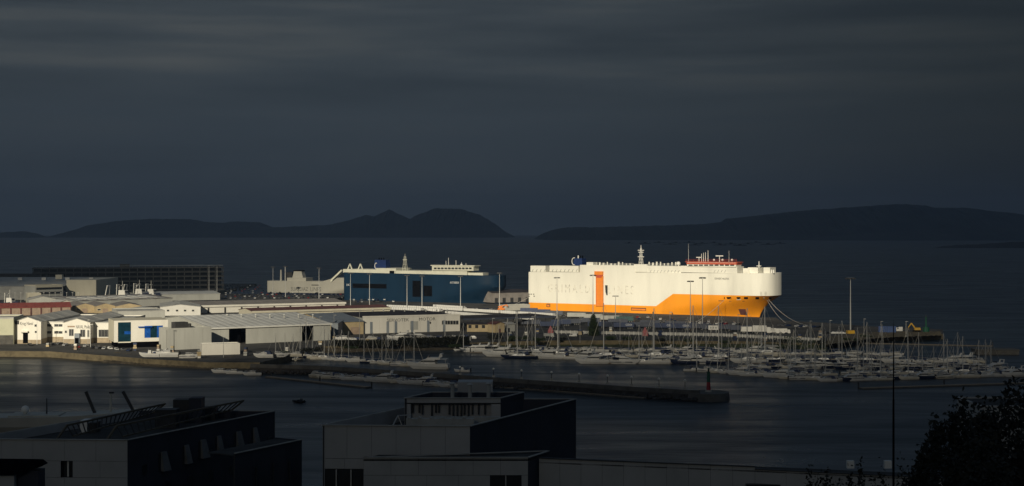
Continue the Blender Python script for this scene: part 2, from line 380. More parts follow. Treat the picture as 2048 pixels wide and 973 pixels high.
# mussel rafts far out on the water
raft = thing('mussel_raft', 'x', 'raft')
b_ = MB()
for i in range(7): b_.beam((-13+i*4.3,-10,1.0),(-13+i*4.3,10,1.0),.9,.6)
b_.to('deck_beams', M['bark'], raft)
b2 = MB()
for i in range(4): b2.cyl((-12,-9+i*6,.3),(12,-9+i*6,.3),1.2,n=6)
b2.to('floats', M['dark_metal'], raft); raft.children[1].name = 'float'
MB().bb(-3,3,-2,2,1.3,4).to('hut', M['bark'], raft)
RP = [(1258,487),(1290,488),(1318,486),(1340,490),(1352,487),(1378,486),(1390,491),(1404,488),(1428,487),(1440,491),(1462,489),(1480,492),(1496,489),(1512,486),(1536,490),(1560,488)]
for i,(px,py) in enumerate(RP):
    p = G(px,py,0); lb = f'dark mussel raft on the far water, {ORD(i+1)} from the left'
    if i == 0: raft.location = p; raft.scale = (1.9,1.9,1.4); raft['label'] = lb; raft['group'] = 'mussel rafts in the bay'
    else: dup(raft, p, rnd.uniform(-.2,.2), (2.3,2.3,2.0), lb)
# port land: one flat sheet with vertical quay faces
LP = [G(-160,712,0), G(100,715,0), G(215,724,0), G(300,731,0), G(420,738,0), G(520,738,0), G(585,722,0), G(640,704,0), G(760,701,0), G(880,699,0), G(960,696,0),
      G(1100,692,0), G(1300,692,0), G(1500,694,0), G(1640,698,0), G(1660,690,0), G(1760,684,0), G(1886,679,0), G(1886,669,0), G(1730,662,0), G(1655,655,0), G(1560,650,0)]
NEAR = [Vector((188.5,1070,0)), Vector((5,1182,0)), Vector((2,1232,0)), Vector((-2,1268,0)), Vector((-160,1346,0)), Vector((-160,1440,0)), Vector((-300,1480,0)), Vector((-300,1760,0)), Vector((-900,1760,0)), Vector((-900,900,0))]
lp = [(p.x,p.y) for p in LP + NEAR]
port = MB().prism(lp, -3, 3.0).to('port_ground', M['asphalt']); struct(port)
port.data.materials.append(M['quay_stone'])
for p in port.data.polygons:
    if abs(p.normal.z) < .5: p.material_index = 1
def strip(name, mat, a, b, seed, jz=.25, n2=8):
    """sloping earth bank between two pixel polylines (px,py,z)"""
    q = random.Random(seed); A = [G(*p) for p in a]; B = [G(*p) for p in b]; vs=[]; fs=[]
    def samp(P, t):
        t *= len(P)-1; i = min(int(t), len(P)-2); return P[i].lerp(P[i+1], t-i)
    n = 90
    for i in range(n+1):
        for j in range(n2+1):
            v = samp(A,i/n).lerp(samp(B,i/n), j/n2)
            vs.append((v.x+q.uniform(-.3,.3), v.y+q.uniform(-.3,.3), v.z+q.uniform(-jz,jz)+ .5*math.sin(j/n2*math.pi)))
    for i in range(n):
        for j in range(n2): c = i*(n2+1)+j; fs.append((c,c+1,c+n2+2,c+n2+1))
    me = bpy.data.meshes.new(name); me.from_pydata(vs,[],fs); me.materials.append(mat); return struct(link(name, me))
strip('earth_bank', M['earth'], [(575,730,-.6),(640,710,-.6),(760,706,-.6),(880,704,-.6),(985,701,-.6)], [(600,700,3.1),(660,689,3.1),(760,687,3.1),(880,685,3.1),(985,683,3.1)], 1)
strip('grass_bank', M['grass'], [(960,700,-.6),(1100,697,-.6),(1300,697,-.6),(1500,699,-.6),(1655,703,-.6)], [(960,684,3.1),(1100,672,3.1),(1300,674,3.1),(1500,680,3.1),(1650,686,3.1)], 2)
strip('earth_bank', M['earth'], [(200,729,-.6),(300,736,-.6),(420,743,-.6),(530,743,-.6)], [(230,705,3.1),(330,713,3.1),(420,716,3.1),(560,708,3.1)], 3)
strip('verge', M['quay_stone'], [(1652,690,3.0),(1760,676,3.0),(1884,671,3.0)], [(1660,672,3.3),(1760,664,4.2),(1880,663,4.4)], 4)
# breakwater mole in front of the marina
mole = thing('breakwater', 'long dark stone breakwater with a round-ended head in front of the marina', 'breakwater')
nr = [G(500,746,0), G(640,750,0), G(860,765,0), G(1000,776,0), G(1100,783,0), G(1250,794,0), G(1398,803,0)]
def offp(P, d):
    o = []
    for i,p in enumerate(P):
        t_ = (P[min(i+1,len(P)-1)]-P[max(i-1,0)]).normalized(); o.append(p+Vector((-t_.y,t_.x,0))*d)
    return o
fr = offp(nr, 15)
MB().prism([(p.x,p.y) for p in nr]+[(p.x,p.y) for p in reversed(fr)], -2, 2.4).to('mole_body', M['rock'], mole)
pi_ = offp(nr, 1.2); po = offp(nr, .1)
MB().prism([(p.x,p.y) for p in po]+[(p.x,p.y) for p in reversed(pi_)], 2.4, 4.0).to('parapet', M['dark_concrete'], mole)
e0 = (nr[-1]+fr[-1])/2
MB().cyl((e0.x,e0.y,-2),(e0.x,e0.y,2.9),9.2,8.6,24).to('head', M['dark_concrete'], mole)
q = random.Random(11); rockm = []
for k in range(5):
    rb = MB(); pts = [Vector((q.uniform(-1,1),q.uniform(-1,1),q.uniform(-1,1))).normalized()*q.uniform(.7,1.2) for _ in range(8)]
    ring = [[(math.cos(a*1.0472)*r*q.uniform(.8,1.2), math.sin(a*1.0472)*r*q.uniform(.8,1.2), z) for a in range(6)] for r,z in ((.7,-.6),(1.1,0),(.6,.7))]
    rb.loft(ring); rockm.append(rb.mesh('rock', M['rock']))
for i in range(170):
    t_ = i/170*(len(nr)-1); k = min(int(t_), len(nr)-2); p = nr[k].lerp(nr[k+1], t_-k); d_ = (nr[k+1]-nr[k]).normalized()
    s_ = q.uniform(.8,1.5); o = link('rock', rockm[i%5], mole, p+Vector((d_.y,-d_.x,0))*q.uniform(-.2,1.6)+Vector((0,0,q.uniform(-.2,1.2))), q.uniform(0,6)); o.scale = (s_,s_,s_*.8)
def quay_lamp(p, lb, h=4.2):
    t_ = thing('quay_lamp', lb, 'lamp', p, group='short lamps along the breakwater')
    MB().cyl((0,0,0),(0,0,h),.16,.12,8).to('post', M['dark_metal'], t_)
    MB().bb(-.55,.55,-.55,.55,0,.9).to('plinth', M['concrete'], t_)
    MB().sph((0,0,h+.35),.5).to('globe', M['white_paint'], t_)
for i,px in enumerate([920,987,1043,1103,1158,1215,1263,1318,1370]):
    k = (px-640)/800; y_ = nr[1].lerp(nr[-1], k).y+10; quay_lamp((Xat(px,y_), y_, 2.4), f'short lamp post with white globe on the breakwater, {ORD(i+1)} from the left', 3.2)
bc = thing('harbour_beacon', 'green and red harbour light standing on the breakwater head', 'beacon', (Xat(1417,e0.y), e0.y, 2.9)); bc.scale = (.85,.85,.9)
MB().cyl((0,0,0),(0,0,.8),1.6,1.5,12).to('base', M['concrete'], bc)
MB().cyl((0,0,.8),(0,0,4.2),.95,.8,12).to('lower_tower', M['red_paint'], bc)
MB().cyl((0,0,4.2),(0,0,8.4),.8,.65,12).to('upper_tower', M['green_paint'], bc)
MB().cyl((0,0,8.4),(0,0,8.6),1.1,1.1,12).to('gallery', M['green_paint'], bc)
MB().cyl((0,0,8.6),(0,0,9.8),.4,.4,10).to('lantern', M['dark_glass'], bc)
MB().cyl((0,0,9.8),(0,0,10.4),.5,.05,10).to('cap', M['green_paint'], bc)
# ---------------------------------------------------------------- air
hm = bpy.data.materials.new('haze_air'); hm.use_nodes = True; ht = hm.node_tree.nodes; ht.clear()
hv = N(ht,'ShaderNodeVolumePrincipled'); hv.inputs['Color'].default_value = (.55,.74,1,1); hv.inputs['Density'].default_value = 4.6e-5; hv.inputs['Anisotropy'].default_value = 0.0
ho = N(ht,'ShaderNodeOutputMaterial'); hm.node_tree.links.new(hv.outputs[0], ho.inputs['Volume'])
hz = MB().bb(-14100,14100,-480,20600,-1.0,520).to('haze', hm); hz['kind'] = 'stuff'; tag(hz, 'thin grey haze over the bay', 'haze')
# ---------------------------------------------------------------- ships
class Ship:
    def __init__(s, name, label, px_stern, Ys, px_bow, Yb, B):
        """near-side stern corner at (px_stern, Ys), near bow end at (px_bow, Yb)"""
        s.S = Vector((Xat(px_stern,Ys), Ys)); E = Vector((Xat(px_bow,Yb), Yb)); s.d = (E-s.S).normalized(); s.L = (E-s.S).length; s.B = B
        s.n = Vector((-s.d.y, s.d.x)); c = s.S + s.n*B/2
        s.root = thing(name, label, 'ship', (c.x,c.y,0), math.atan2(s.d.y,s.d.x))
    def x(s, px, inset=0.0):
        k = (px-1024)/F; P = s.S + s.n*inset
        return (k*P.y-P.x)/(s.d.x-k*s.d.y)
    def z(s, px, py, inset=0.0):
        return H-(py-Y0)*((s.S+s.n*inset).y+s.d.y*s.x(px,inset))/F
    def box(s, mb, px0, py0, px1, py1, i0, i1):
        """box seen at the pixel rectangle, from i0 to i1 metres inboard of the near side"""
        x0, x1 = s.x(px0,i0), s.x(px1,i0); z0, z1 = s.z((px0+px1)/2,py1,i0), s.z((px0+px1)/2,py0,i0)
        mb.bb(x0,x1,-s.B/2+i0,-s.B/2+i1,z0,z1); return mb
    def pt(s, px, py, i=0.0): return Vector((s.x(px,i), -s.B/2+i, s.z(px,py,i)))
    def hull(s, zk, zt, bounds, mats, names, rake=12, aw=70, ad=20, pw=1.35, pd=2.4, stern_r=2.0, extra=()):
        """lofted hull; bounds = list of z(x) functions from keel to deck, one mesh per band"""
        B = s.B/2; L = s.L
        def sect(u, z):
            k = min(1,max(0,z/zk)); xe = L - rake*(1-k**1.7) if z < zk else L
            a = aw+(ad-aw)*k**1.5; p = pw+(pd-pw)*k**1.5
            kk = min(1,max(0,(u-.62)/.38)); x = u*L-(L-xe)*kk*kk*(3-2*kk); h = B
            if x > xe-a: h = B*max(0,1-((x-(xe-a))/a)**p)**(1/p)
            if x < stern_r: h = B-stern_r*(1-math.sqrt(max(0,1-((stern_r-x)/stern_r)**2)))
            if z < zk*.7 and x < 30: h *= 1-.06*(1-x/30)*(1-z/(zk*.7))
            return x, h
        us = [0,.004,.01,.02]+[.02+.6*i/24 for i in range(1,25)]+[.62+.38*(1-(1-i/34)**1.8) for i in range(1,35)]
        us = sorted(us+[e/L for e in extra]+[e/L-.0015 for e in extra]+[e/L+.0015 for e in extra])
        for b in range(len(mats)):
            nz = 9; verts=[]; nu = len(us)
            for side in (-1,1):
                for u in us:
                    for j in range(nz):
                        xg = u*L; z0, z1 = bounds[b](xg), bounds[b+1](xg); z = z0+(z1-z0)*j/(nz-1); x,h = sect(u,z); verts.append((x, side*h, z))
            fs = []
            for sd in (0,1):
                o = sd*nu*nz
                for i in range(nu-1):
                    for j in range(nz-1):
                        f = (o+i*nz+j, o+(i+1)*nz+j, o+(i+1)*nz+j+1, o+i*nz+j+1); fs.append(f if sd == 0 else f[::-1])
            for j in range(nz-1): fs.append((j, j+1, nu*nz+j+1, nu*nz+j))          # transom
            if b == len(mats)-1:
                for i in range(nu-1): fs.append((i*nz+nz-1, (i+1)*nz+nz-1, nu*nz+(i+1)*nz+nz-1, nu*nz+i*nz+nz-1))  # deck
            MB().add(verts, fs).to(names[b], mats[b], s.root, smooth=True)
def lattice_mast(root, x, y, z0, z1, w, mat, bars=(), name='mast'):
    m = MB()
    for a,b in ((-1,-1),(1,-1),(1,1),(-1,1)): m.cyl((x+a*w,y+b*w,z0),(x+a*w*.25,y+b*w*.25,z1),.22,.16,5)
    n = 5
    for i in range(1,n):
        k = w*(1-.75*i/n); zz = z0+(z1-z0)*i/n; m.bb(x-k,x+k,y-k,y+k,zz-.12,zz+.12)
    o = m.to(name, mat, root)
    for zz, hw in bars: MB().bb(x-hw,x+hw,y-.35,y+.35,zz-.25,zz+.25).to('crosstree', mat, o)
    MB().cyl((x,y,z1-.2),(x,y,z1+2.6),.18,.08,6).to('aerial', mat, o)
    return o
def railing(root, pts, h, mat, step=4.0, r=.07, name='railing'):
    m = MB()
    for a,b in zip(pts,pts[1:]):
        a,b = Vector(a),Vector(b); n = max(1,int((b-a).length/step))
        for i in range(n+1): p = a.lerp(b,i/n); m.cyl(p,p+Vector((0,0,h)),r,n=4)
        for k in (.5,1): m.cyl(a+Vector((0,0,h*k)),b+Vector((0,0,h*k)),r,n=4)
    return m.to(name, mat, root)
# --- the big white and orange car carrier
s = Ship('car_carrier', 'huge sunlit car carrier ship, white above and orange below, moored at the quay', 1055, 1195, 1538, 1086, 36); rt = s.root; L = s.L; B = s.B
ztop = lambda x: 32.2+1.9*x/L
xa, xb = s.x(1312), s.x(1346)
zb = lambda x: 7.9+.15*x/L if x < xa else (17.6 if x > xb else 8.0+(17.6-8.0)*(x-xa)/(xb-xa))
s.hull(17.6, 34, [lambda x:-1.0, zb, ztop], [M['ship_orange'],M['ship_white']], ['lower_hull','upper_hull'], rake=15, aw=80, ad=23, pd=2.9, extra=(xa,xb))
# tiers standing on the weather deck
s.box(MB(),1061,532,1091,544,.8,10).to('deck_house', M['ship_white'], rt)
s.box(MB(),1099,532,1157,544,.8,12).to('deck_house', M['ship_white'], rt)
s.box(MB(),1173,525,1186,545,.6,8).to('vent_casing', M['ship_white'], rt)
s.box(MB(),1160,533,1176,545,2,12).to('deck_house', M['ship_white'], rt)
s.box(MB(),1160,531,1270,546.2,-.03,2).to('side_bulwark', M['ship_white'], rt)
s.box(MB(),1186,531.6,1362,545,.6,20).to('upper_deck_house', M['ship_white'], rt)
s.box(MB(),1268,529,1294,544,.2,5).to('lifeboat_house', M['ship_white'], rt)
s.box(MB(),1362,533,1474,546,.4,13).to('bridge_base', M['ship_white'], rt)
bw = s.box(MB(),1374,524.5,1472,534,-.6,9).to('bridge', M['ship_white'], rt)
for i in range(9):
    a = 1377+i*10.4
    s.box(MB(),a,529.6,a+8.2,532.2,-.66,-.45).to('bridge_window', M['dark_glass'], bw)
s.box(MB(),1373,526,1473,529.2,-.8,9.2).to('red_band', M['rail_red'], bw)
s.box(MB(),1370,524,1475,525.2,-1.0,9.6).to('bridge_roof', M['rail_red'], bw)
p0, p1 = s.pt(1372,523.6,-.8), s.pt(1473,523.6,-.8)
railing(rt, [p0,p1], 1.6, M['rail_red'], 3)
for px,py,w_ in ((1411,505,.5),(1416,501,.6),(1403,508,.5),(1407,506,.4)):
    p = s.pt(px,524,9); q_ = s.pt(px,py,9); MB().cyl(p,q_,.32,.18,6).to('mast', M['white_paint'], rt)
p = s.pt(1439,524,8); rd = MB().cyl(p,p+Vector((0,0,4)),.35,.3,6).to('radar_mast', M['white_paint'], rt); MB().bb(p.x-3,p.x+3,p.y-.3,p.y+.3,p.z+4,p.z+4.7).to('radar_scanner', M['white_paint'], rd)
p = s.pt(1398,524,8); rd = MB().cyl(p,p+Vector((0,0,3)),.3,.3,6).to('radar_mast', M['white_paint'], rt); MB().bb(p.x-2.2,p.x+2.2,p.y-.3,p.y+.3,p.z+3,p.z+3.6).to('radar_scanner', M['white_paint'], rd)
for px,i_ in ((1445,7),(1428,9),(1464,8)):
    p = s.pt(px,522,i_); MB().sph(p+Vector((0,0,.6)),.9).to('satellite_dome', M['white_paint'], rt)
for px,py in ((1377,488),(1458,502)):
    p = s.pt(px,526,5); MB().cyl(p,s.pt(px,py,5),.14,.07,5).to('whip_aerial', M['mast_metal'], rt)
p = s.pt(1357,530,6); MB().sph(p+Vector((0,0,1)),1.5,12,8).cyl(p-Vector((0,0,1.6)),p,.5,n=8).to('satellite_dome', M['white_paint'], rt)
p = s.pt(1282,531,6); lattice_mast(rt, p.x,p.y,p.z-1,s.z(1282,497,6),1.3,M['white_paint'],((s.z(1282,514,6),2.6),(s.z(1282,505,6),2.2),(s.z(1282,501,6),2.6)))
MB().cyl(s.pt(1282,500,6),s.pt(1282,491,6),.45,.2,6).to('mast_top', M['white_paint'], rt)
p = s.pt(1518,547,10); m_ = MB().cyl(p,s.pt(1518,523,10),.55,.25,8).to('fore_mast', M['white_paint'], rt); q_ = s.pt(1518,533,10); MB().bb(q_.x-1.8,q_.x+1.8,q_.y-.5,q_.y+.5,q_.z,q_.z+.5).to('crosstree', M['white_paint'], m_)
for r_ in ((1486,537,1498,547,4,14),(1496,535.5,1516,547,5,15),(1527,535.5,1540,547,9,20)): s.box(MB(),*r_).to('deck_locker', M['ship_white'], rt)
for px in (1543,1547):
    p = s.pt(px,547,9); MB().cyl(p,p+Vector((0,0,2.6)),.6,.5,8).to('vent', M['white_paint'], rt)
railing(rt, [s.pt(1475,546.5,.5), s.pt(1500,546.5,.5)], 1.5, M['white_paint'], 3)
railing(rt, [s.pt(1200,531.3,1), s.pt(1268,531.3,1)], 1.5, M['white_paint'], 3)
railing(rt, [s.pt(1296,532,1), s.pt(1360,532.5,1)], 1.5, M['white_paint'], 3)
q = random.Random(5)
for i in range(22):
    px = 1192+i*7.6
    if 1266 < px < 1298: continue
    p = s.pt(px,531.5,q.uniform(2,9)); h_ = q.uniform(1,2.6); w_ = q.uniform(.5,1.2); MB().cyl(p,p+Vector((0,0,h_)),w_*.7,w_*.7,8).cyl(p+Vector((0,0,h_)),p+Vector((0,0,h_+.3)),w_,w_*.8,8).to('vent', M['ship_white'], rt)
for i in list(range(1064,1172,8))+list(range(1300,1362,7))+list(range(1428,1456,7)):   # brackets under the tiers
    p = s.pt(i,543.2 if i<1180 else 545,.5); MB().hull8([(p.x-.2,p.y-.1,p.z-.2),(p.x+.2,p.y-.1,p.z-.2),(p.x+.2,p.y+.3,p.z-.2),(p.x-.2,p.y+.3,p.z-.2)],[(p.x+.9,p.y-.1,p.z+1.7),(p.x+1.3,p.y-.1,p.z+1.7),(p.x+1.3,p.y+.3,p.z+1.7),(p.x+.9,p.y+.3,p.z+1.7)]).to('bracket', M['container_grey'], rt)
# funnel
f0 = s.pt(1156,534,20); fx0, fx1 = s.x(1150,20), s.x(1169,20); fz0, fz1 = s.z(1158,534,20), s.z(1158,517,20)
fn = MB().taper(fx0,fx1,f0.y-4,f0.y+4,fz0-3,fz1,1.2,.4,.8).to('funnel', M['navy'], rt)
for k in range(3): MB().cyl((fx0+3+k*2,f0.y,fz1-.2),(fx0+3+k*2,f0.y,fz1+2.2),.5,n=8).to('exhaust', M['black'] if k else M['white_paint'], fn)
rg = MB(); pr = []
for i in range(9):
    a = R(70+i*27); pr.append(Vector((fx0+1.6+2.0*math.cos(a), f0.y-4.15, (fz0+fz1)/2+1+2.9*math.sin(a))))
for a,b in zip(pr,pr[1:]): rg.beam(a,b,.5,.5)
rg.to('funnel_emblem', M['white_paint'], fn)
# orange side ramp, folded up against the hull
rp = s.box(MB(),1191.5,552,1206,613,-.9,0).to('side_ramp', M['orange_ramp'], rt)
x0,x1 = s.x(1190.5),s.x(1207); za, zb_, zc = s.z(1198,543), s.z(1198,550), s.z(1198,556)
MB().bb(x0,x1,-B/2-1.5,-B/2,zb_,za).to('ramp_hood', M['orange_ramp'], rp)
MB().hull8([(x0+1.5,-B/2-1,zc),(x1-1.5,-B/2-1,zc),(x1-1.5,-B/2,zc),(x0+1.5,-B/2,zc)],[(x0,-B/2-1.48,zb_),(x1,-B/2-1.48,zb_),(x1,-B/2,zb_),(x0,-B/2,zb_)]).to('ramp_corbel', M['rail_red'], rp)
for py in range(562,612,9): s.box(MB(),1192,py,1205.6,py+.8,-1.05,-.88).to('ramp_rib', M['orange_ramp'], rp)
for px in (1191.8,1205.2): s.box(MB(),px,553,px+.9,613,-1.25,-.9).to('ramp_edge', M['orange_paint'], rp)
dk = MB(); a_ = [s.pt(1210,571,-.25),s.pt(1215,571,-.25),s.pt(1215,591,-.25),s.pt(1213,591,-.25),s.pt(1211,585,-.25)]; dk.hull8(list(reversed(a_)),[p+Vector((0,.3,0)) for p in reversed(a_)]).to('ramp_opening', M['dark_metal'], rt)
def shiptext(s, txt, px0,px1,pyb,pyt,mat,i=-.06, **k):
    a = s.pt(px0,pyb,i); w = s.x(px1,i)-a.x; return text(txt, w, s.z(px0,pyt,i)-a.z, mat, s.root, a, **k)
shiptext(s,'G R I M A L D I', 1096,1187,584.5,568.5,M['ship_letter'])
shiptext(s,'L I N E S', 1217,1267,588,571,M['ship_letter'])
shiptext(s,'GRANDE HALIFAX', 1429,1458,559.5,555.5,M['black_letter'])
for (a,b,c,d) in ((1093,608,1100,614.5),(1262,616,1292,622)): 
    o = s.box(MB(),a,b,c,d,-.1,.2).to('hull_door', M['dark_metal'], rt); s.box(MB(),a+1,b+1.6,c-1,d-.8,-.2,-.08).to('door_rails', M['orange_ramp'], o)
for (a,b) in ((1057,588),(1061,588),(1066,588),(1057,592),(1067,592)): s.box(MB(),a,b,a+2.6,b+1.6,-.06,.2).to('stern_mooring_port', M['black'], rt)
s.box(MB(),1305,624,1306.6,634,-.2,.1).to('fender_bar', M['dark_metal'], rt)
s.box(MB(),1343.5,626,1345,630,-.2,.1).to('draught_mark', M['black_letter'], rt)
# bow openings follow the curved bow: corners found by casting onto the hull
def plate(ship, hull, corners, name, mat, out=.08):
    bpy.context.view_layer.update(); inv = hull.matrix_world.inverted(); o = inv @ Vector((0,0,H)); P = []; Nn = Vector()
    for px,py in corners:
        d = (inv.to_3x3() @ Vector(((px-1024)/F, 1, -(py-Y0)/F))).normalized(); ok, loc, nor, _ = hull.ray_cast(o, d)
        if not ok: return None
        P.append(loc); Nn += nor
    Nn.normalize()
    if Nn.dot((P[0]-o)) > 0: Nn = -Nn
    return MB().hull8([p-Nn*.2 for p in P],[p+Nn*out for p in P]).to(name, mat, ship.root)
lowh = [c for c in rt.children if c.name.startswith('lower_hull')][0]; uph = [c for c in rt.children if c.name.startswith('upper_hull')][0]
rc = lambda a,b,c,d,sk=0: [(a+sk,d),(c+sk,d),(c,b),(a,b)]
for r_ in ((1453,594.6,1462,598.5,1.5),(1473,594.6,1481,599,0),(1488,594.6,1496,598.6,0),(1511,594.6,1518,598.8,0),(1538,594.6,1543,598.5,0),(1448,594.6,1449.6,598.5,0)):
    plate(s, lowh, rc(*r_), 'mooring_port', M['black'])
for r_ in ((1473,598.8,1482,600.2),(1527,595,1529,598),): plate(s, lowh, rc(*r_), 'bow_fairlead', M['ship_white'])
em = plate(s, lowh, [(1481,630),(1494,631),(1491,618.6),(1477,618.6)], 'bow_emblem', M['rust_red'])
plate(s, lowh, [(1483,628),(1491,629),(1489,621.5),(1480.5,621.5)], 'emblem_mark', M['container_slate'], .14)
for i,(a,b) in enumerate(((1520,584.5),(1529,584.5),(1520,587.5),(1529,587.5),(1520,590),(1529,590))): plate(s, uph, rc(a,b,a+4.5,b+.7), 'bow_lettering', M['grey_letter'])
for r_ in ((1437,601.5,1448,602.8),(1458,602.2,1489,603.2)): plate(s, lowh, rc(*r_), 'fender_strip', M['rust_red'])
def rope(a, b, lb, sag=2.0, r=.11):
    m = MB(); n = 10; a,b = Vector(a),Vector(b); P = [a.lerp(b,i/n)-Vector((0,0,sag*4*(i/n)*(1-i/n))) for i in range(n+1)]
    for p,q_ in zip(P,P[1:]): m.cyl(p,q_,r,n=5,cap=False)
    return tag(m.to('mooring_rope', M['mast_metal']), lb, 'rope', 'ship mooring ropes')
rope((186.5,1090,14.9), tuple(G(1622,652,3.2)), 'long mooring rope running right from the orange bow to the pier', 4, .16)
rope((185.5,1090,14.4), tuple(G(1600,656,3.2)), 'lower mooring rope running right from the orange bow to the pier', 5, .14)
rope(tuple(Vector((Xat(1448,1098),1098,14.2))), tuple(G(1385,648,3.2)), 'mooring rope running left from the orange bow down to the quay', 1.5, .12)
rope(tuple(Vector((Xat(1057,1194),1193,12))), tuple(G(985,622,3.2)), 'mooring rope running left from the white stern to the quay', 1.5, .14)
# --- blue car carrier
b_s = Ship('car_carrier', 'dark blue car carrier ship with pale superstructure, moored behind the warehouses', 686, 1362, 992, 1290, 30)
rt2 = b_s.root; L2 = b_s.L; B2 = 30
zt2 = lambda x: 27.3-1.0*x/L2
b_s.hull(15, 27, [lambda x:-1.0, zt2], [M['ship_blue']], ['hull'], rake=10, aw=60, ad=24)
bx = b_s.box
bx(MB(),686,539,752,546,.8,28).to('deck_house', M['ship_deck_green'], rt2)
bx(MB(),752,537,792,548,.8,28).to('deck_house', M['ship_deck_green'], rt2)
bx(MB(),790,542,866,549.5,.8,28).to('upper_deck_house', M['ship_deck_green'], rt2)
bx(MB(),864,540,934,551,.5,12).to('bridge_base', M['ship_deck_green'], rt2)
bx(MB(),936,546,966,553,2,12).to('fore_house', M['ship_deck_green'], rt2)
bw2 = bx(MB(),864,531,947,541.5,-.8,9).to('bridge', M['ship_deck_green'], rt2)
for i in range(11):
    a = 868+i*7.0; bx(MB(),a,535.5,a+5.2,539,-.86,-.6).to('bridge_window', M['dark_glass'], bw2)
bx(MB(),861,531,949,532.6,-1.4,9.6).to('bridge_roof', M['ship_deck_green'], bw2)
for px,py in ((892,522),(897,516),(912,521),(923,525),(932,527)): MB().cyl(b_s.pt(px,531,8),b_s.pt(px,py,8),.3,.2,6).to('mast', M['white_paint'], rt2)
p = b_s.pt(923,530,6); MB().sph(p,1.1).to('satellite_dome', M['white_paint'], rt2)
p = b_s.pt(810,545,8); lattice_mast(rt2,p.x,p.y,p.z-4,b_s.z(810,513,8),2.1,M['ship_deck_green'],((b_s.z(810,520,8),2.2),))
f = b_s.pt(764,542,15); fn2 = MB().taper(f.x-7,f.x+7,f.y-4,f.y+4,f.z-2,b_s.z(764,520,15),1.5,1,.6).to('funnel', M['navy'], rt2)
for k in range(3): MB().cyl((f.x-3+k*2.4,f.y,b_s.z(764,520,15)-.2),(f.x-3+k*2.4,f.y,b_s.z(764,516,15)),.6,n=8).to('exhaust', M['black'], fn2)
rg = MB(); pr = [Vector((f.x-3.5+1.5*math.cos(R(60+i*27)), f.y-4.2, f.z+4.5+2.6*math.sin(R(60+i*27)))) for i in range(10)]
for a,b in zip(pr,pr[1:]): rg.beam(a,b,.6,.5)
rg.to('funnel_emblem', M['white_paint'], fn2)
for px in (700,721):   # stern A-frames
    m_ = MB(); a,b,c = b_s.pt(px-5,541,6),b_s.pt(px+5,541,6),b_s.pt(px,528,6); m_.beam(a,c,.9).beam(b,c,.9).to('ramp_gantry', M['ship_deck_green'], rt2)
m_ = MB(); m_.beam(b_s.pt(684,541,4),b_s.pt(664,560,4),1.5).to('stern_ramp_arm', M['ship_deck_green'], rt2)
m_ = MB(); m_.beam(b_s.pt(684,546,8),b_s.pt(662,563,8),1.5).to('stern_ramp_arm', M['ship_deck_green'], rt2)
bx(MB(),705,568,773,577,-.1,.3).to('side_opening', M['black'], rt2)
bx(MB(),825,562,841,594,-.2,.3).to('ramp_recess', M['black'], rt2)
bx(MB(),847,572,864,593,-.15,.3).to('hull_door', M['black'], rt2)
bx(MB(),779,542,788,553,.2,.7).to('deck_opening', M['black'], rt2)
shiptext(b_s,'AUTO ENERGY',900,918,567.5,563.5,M['white_letter'])
shiptext(b_s,'LNG',693,699,572,568,M['white_letter'])
# --- pale grey ferry behind the car lot
g_s = Ship('cargo_ferry', 'pale grey cargo ferry with tapered funnel, lying astern of the blue ship', 533, 1500, 720, 1470, 22); rt3 = g_s.root
g_s.hull(8, 15, [lambda x:-1.0, lambda x:3.4, lambda x:15.0], [M['hull_navy'],M['ship_grey']], ['lower_hull','upper_hull'], rake=6, aw=40, ad=20)
gx = g_s.box
hx = [g_s.pt(658,558,.3),g_s.pt(690,556,.3)]
MB().hull8([(g_s.x(645),-10.6,15),(g_s.x(712),-10.6,15),(g_s.x(712),10.6,15),(g_s.x(645),10.6,15)],[(g_s.x(668),-10.6,18.6),(g_s.x(712),-10.6,18.6),(g_s.x(712),10.6,18.6),(g_s.x(668),10.6,18.6)]).to('fore_house', M['ship_grey'], rt3)
gx(MB(),574,556,612,566,2,18).to('deck_house', M['ship_grey'], rt3)
a = g_s.x(583,6); b = g_s.x(609,6); z0,z1 = g_s.z(596,566,6), g_s.z(596,543,6)
MB().taper(a,b,-6,3,z0,z1,2.5,3.5,1.2).to('funnel', M['ship_grey'], rt3); MB().bb(a+2,b-3,-5,2,z1,z1+1.2).to('funnel_cap', M['black'], rt3)
gx(MB(),570,545,584,566,8,16).to('engine_casing', M['dark_metal'], rt3)
MB().cyl(g_s.pt(562,566,5),g_s.pt(562,540,5),1.1,.8,8).to('vent_post', M['ship_grey'], rt3)
MB().cyl(g_s.pt(570,566,5),g_s.pt(570,533,5),.4,.3,6).to('mast', M['mast_metal'], rt3)
shiptext(g_s,'SUARDIAZ',582,616,582,574.5,M['grey_letter']); shiptext(g_s,'LINES',621,642,583,574.5,M['grey_letter'])
gx(MB(),623,569.8,638,571.5,-.1,.3).to('side_opening', M['dark_metal'], rt3)
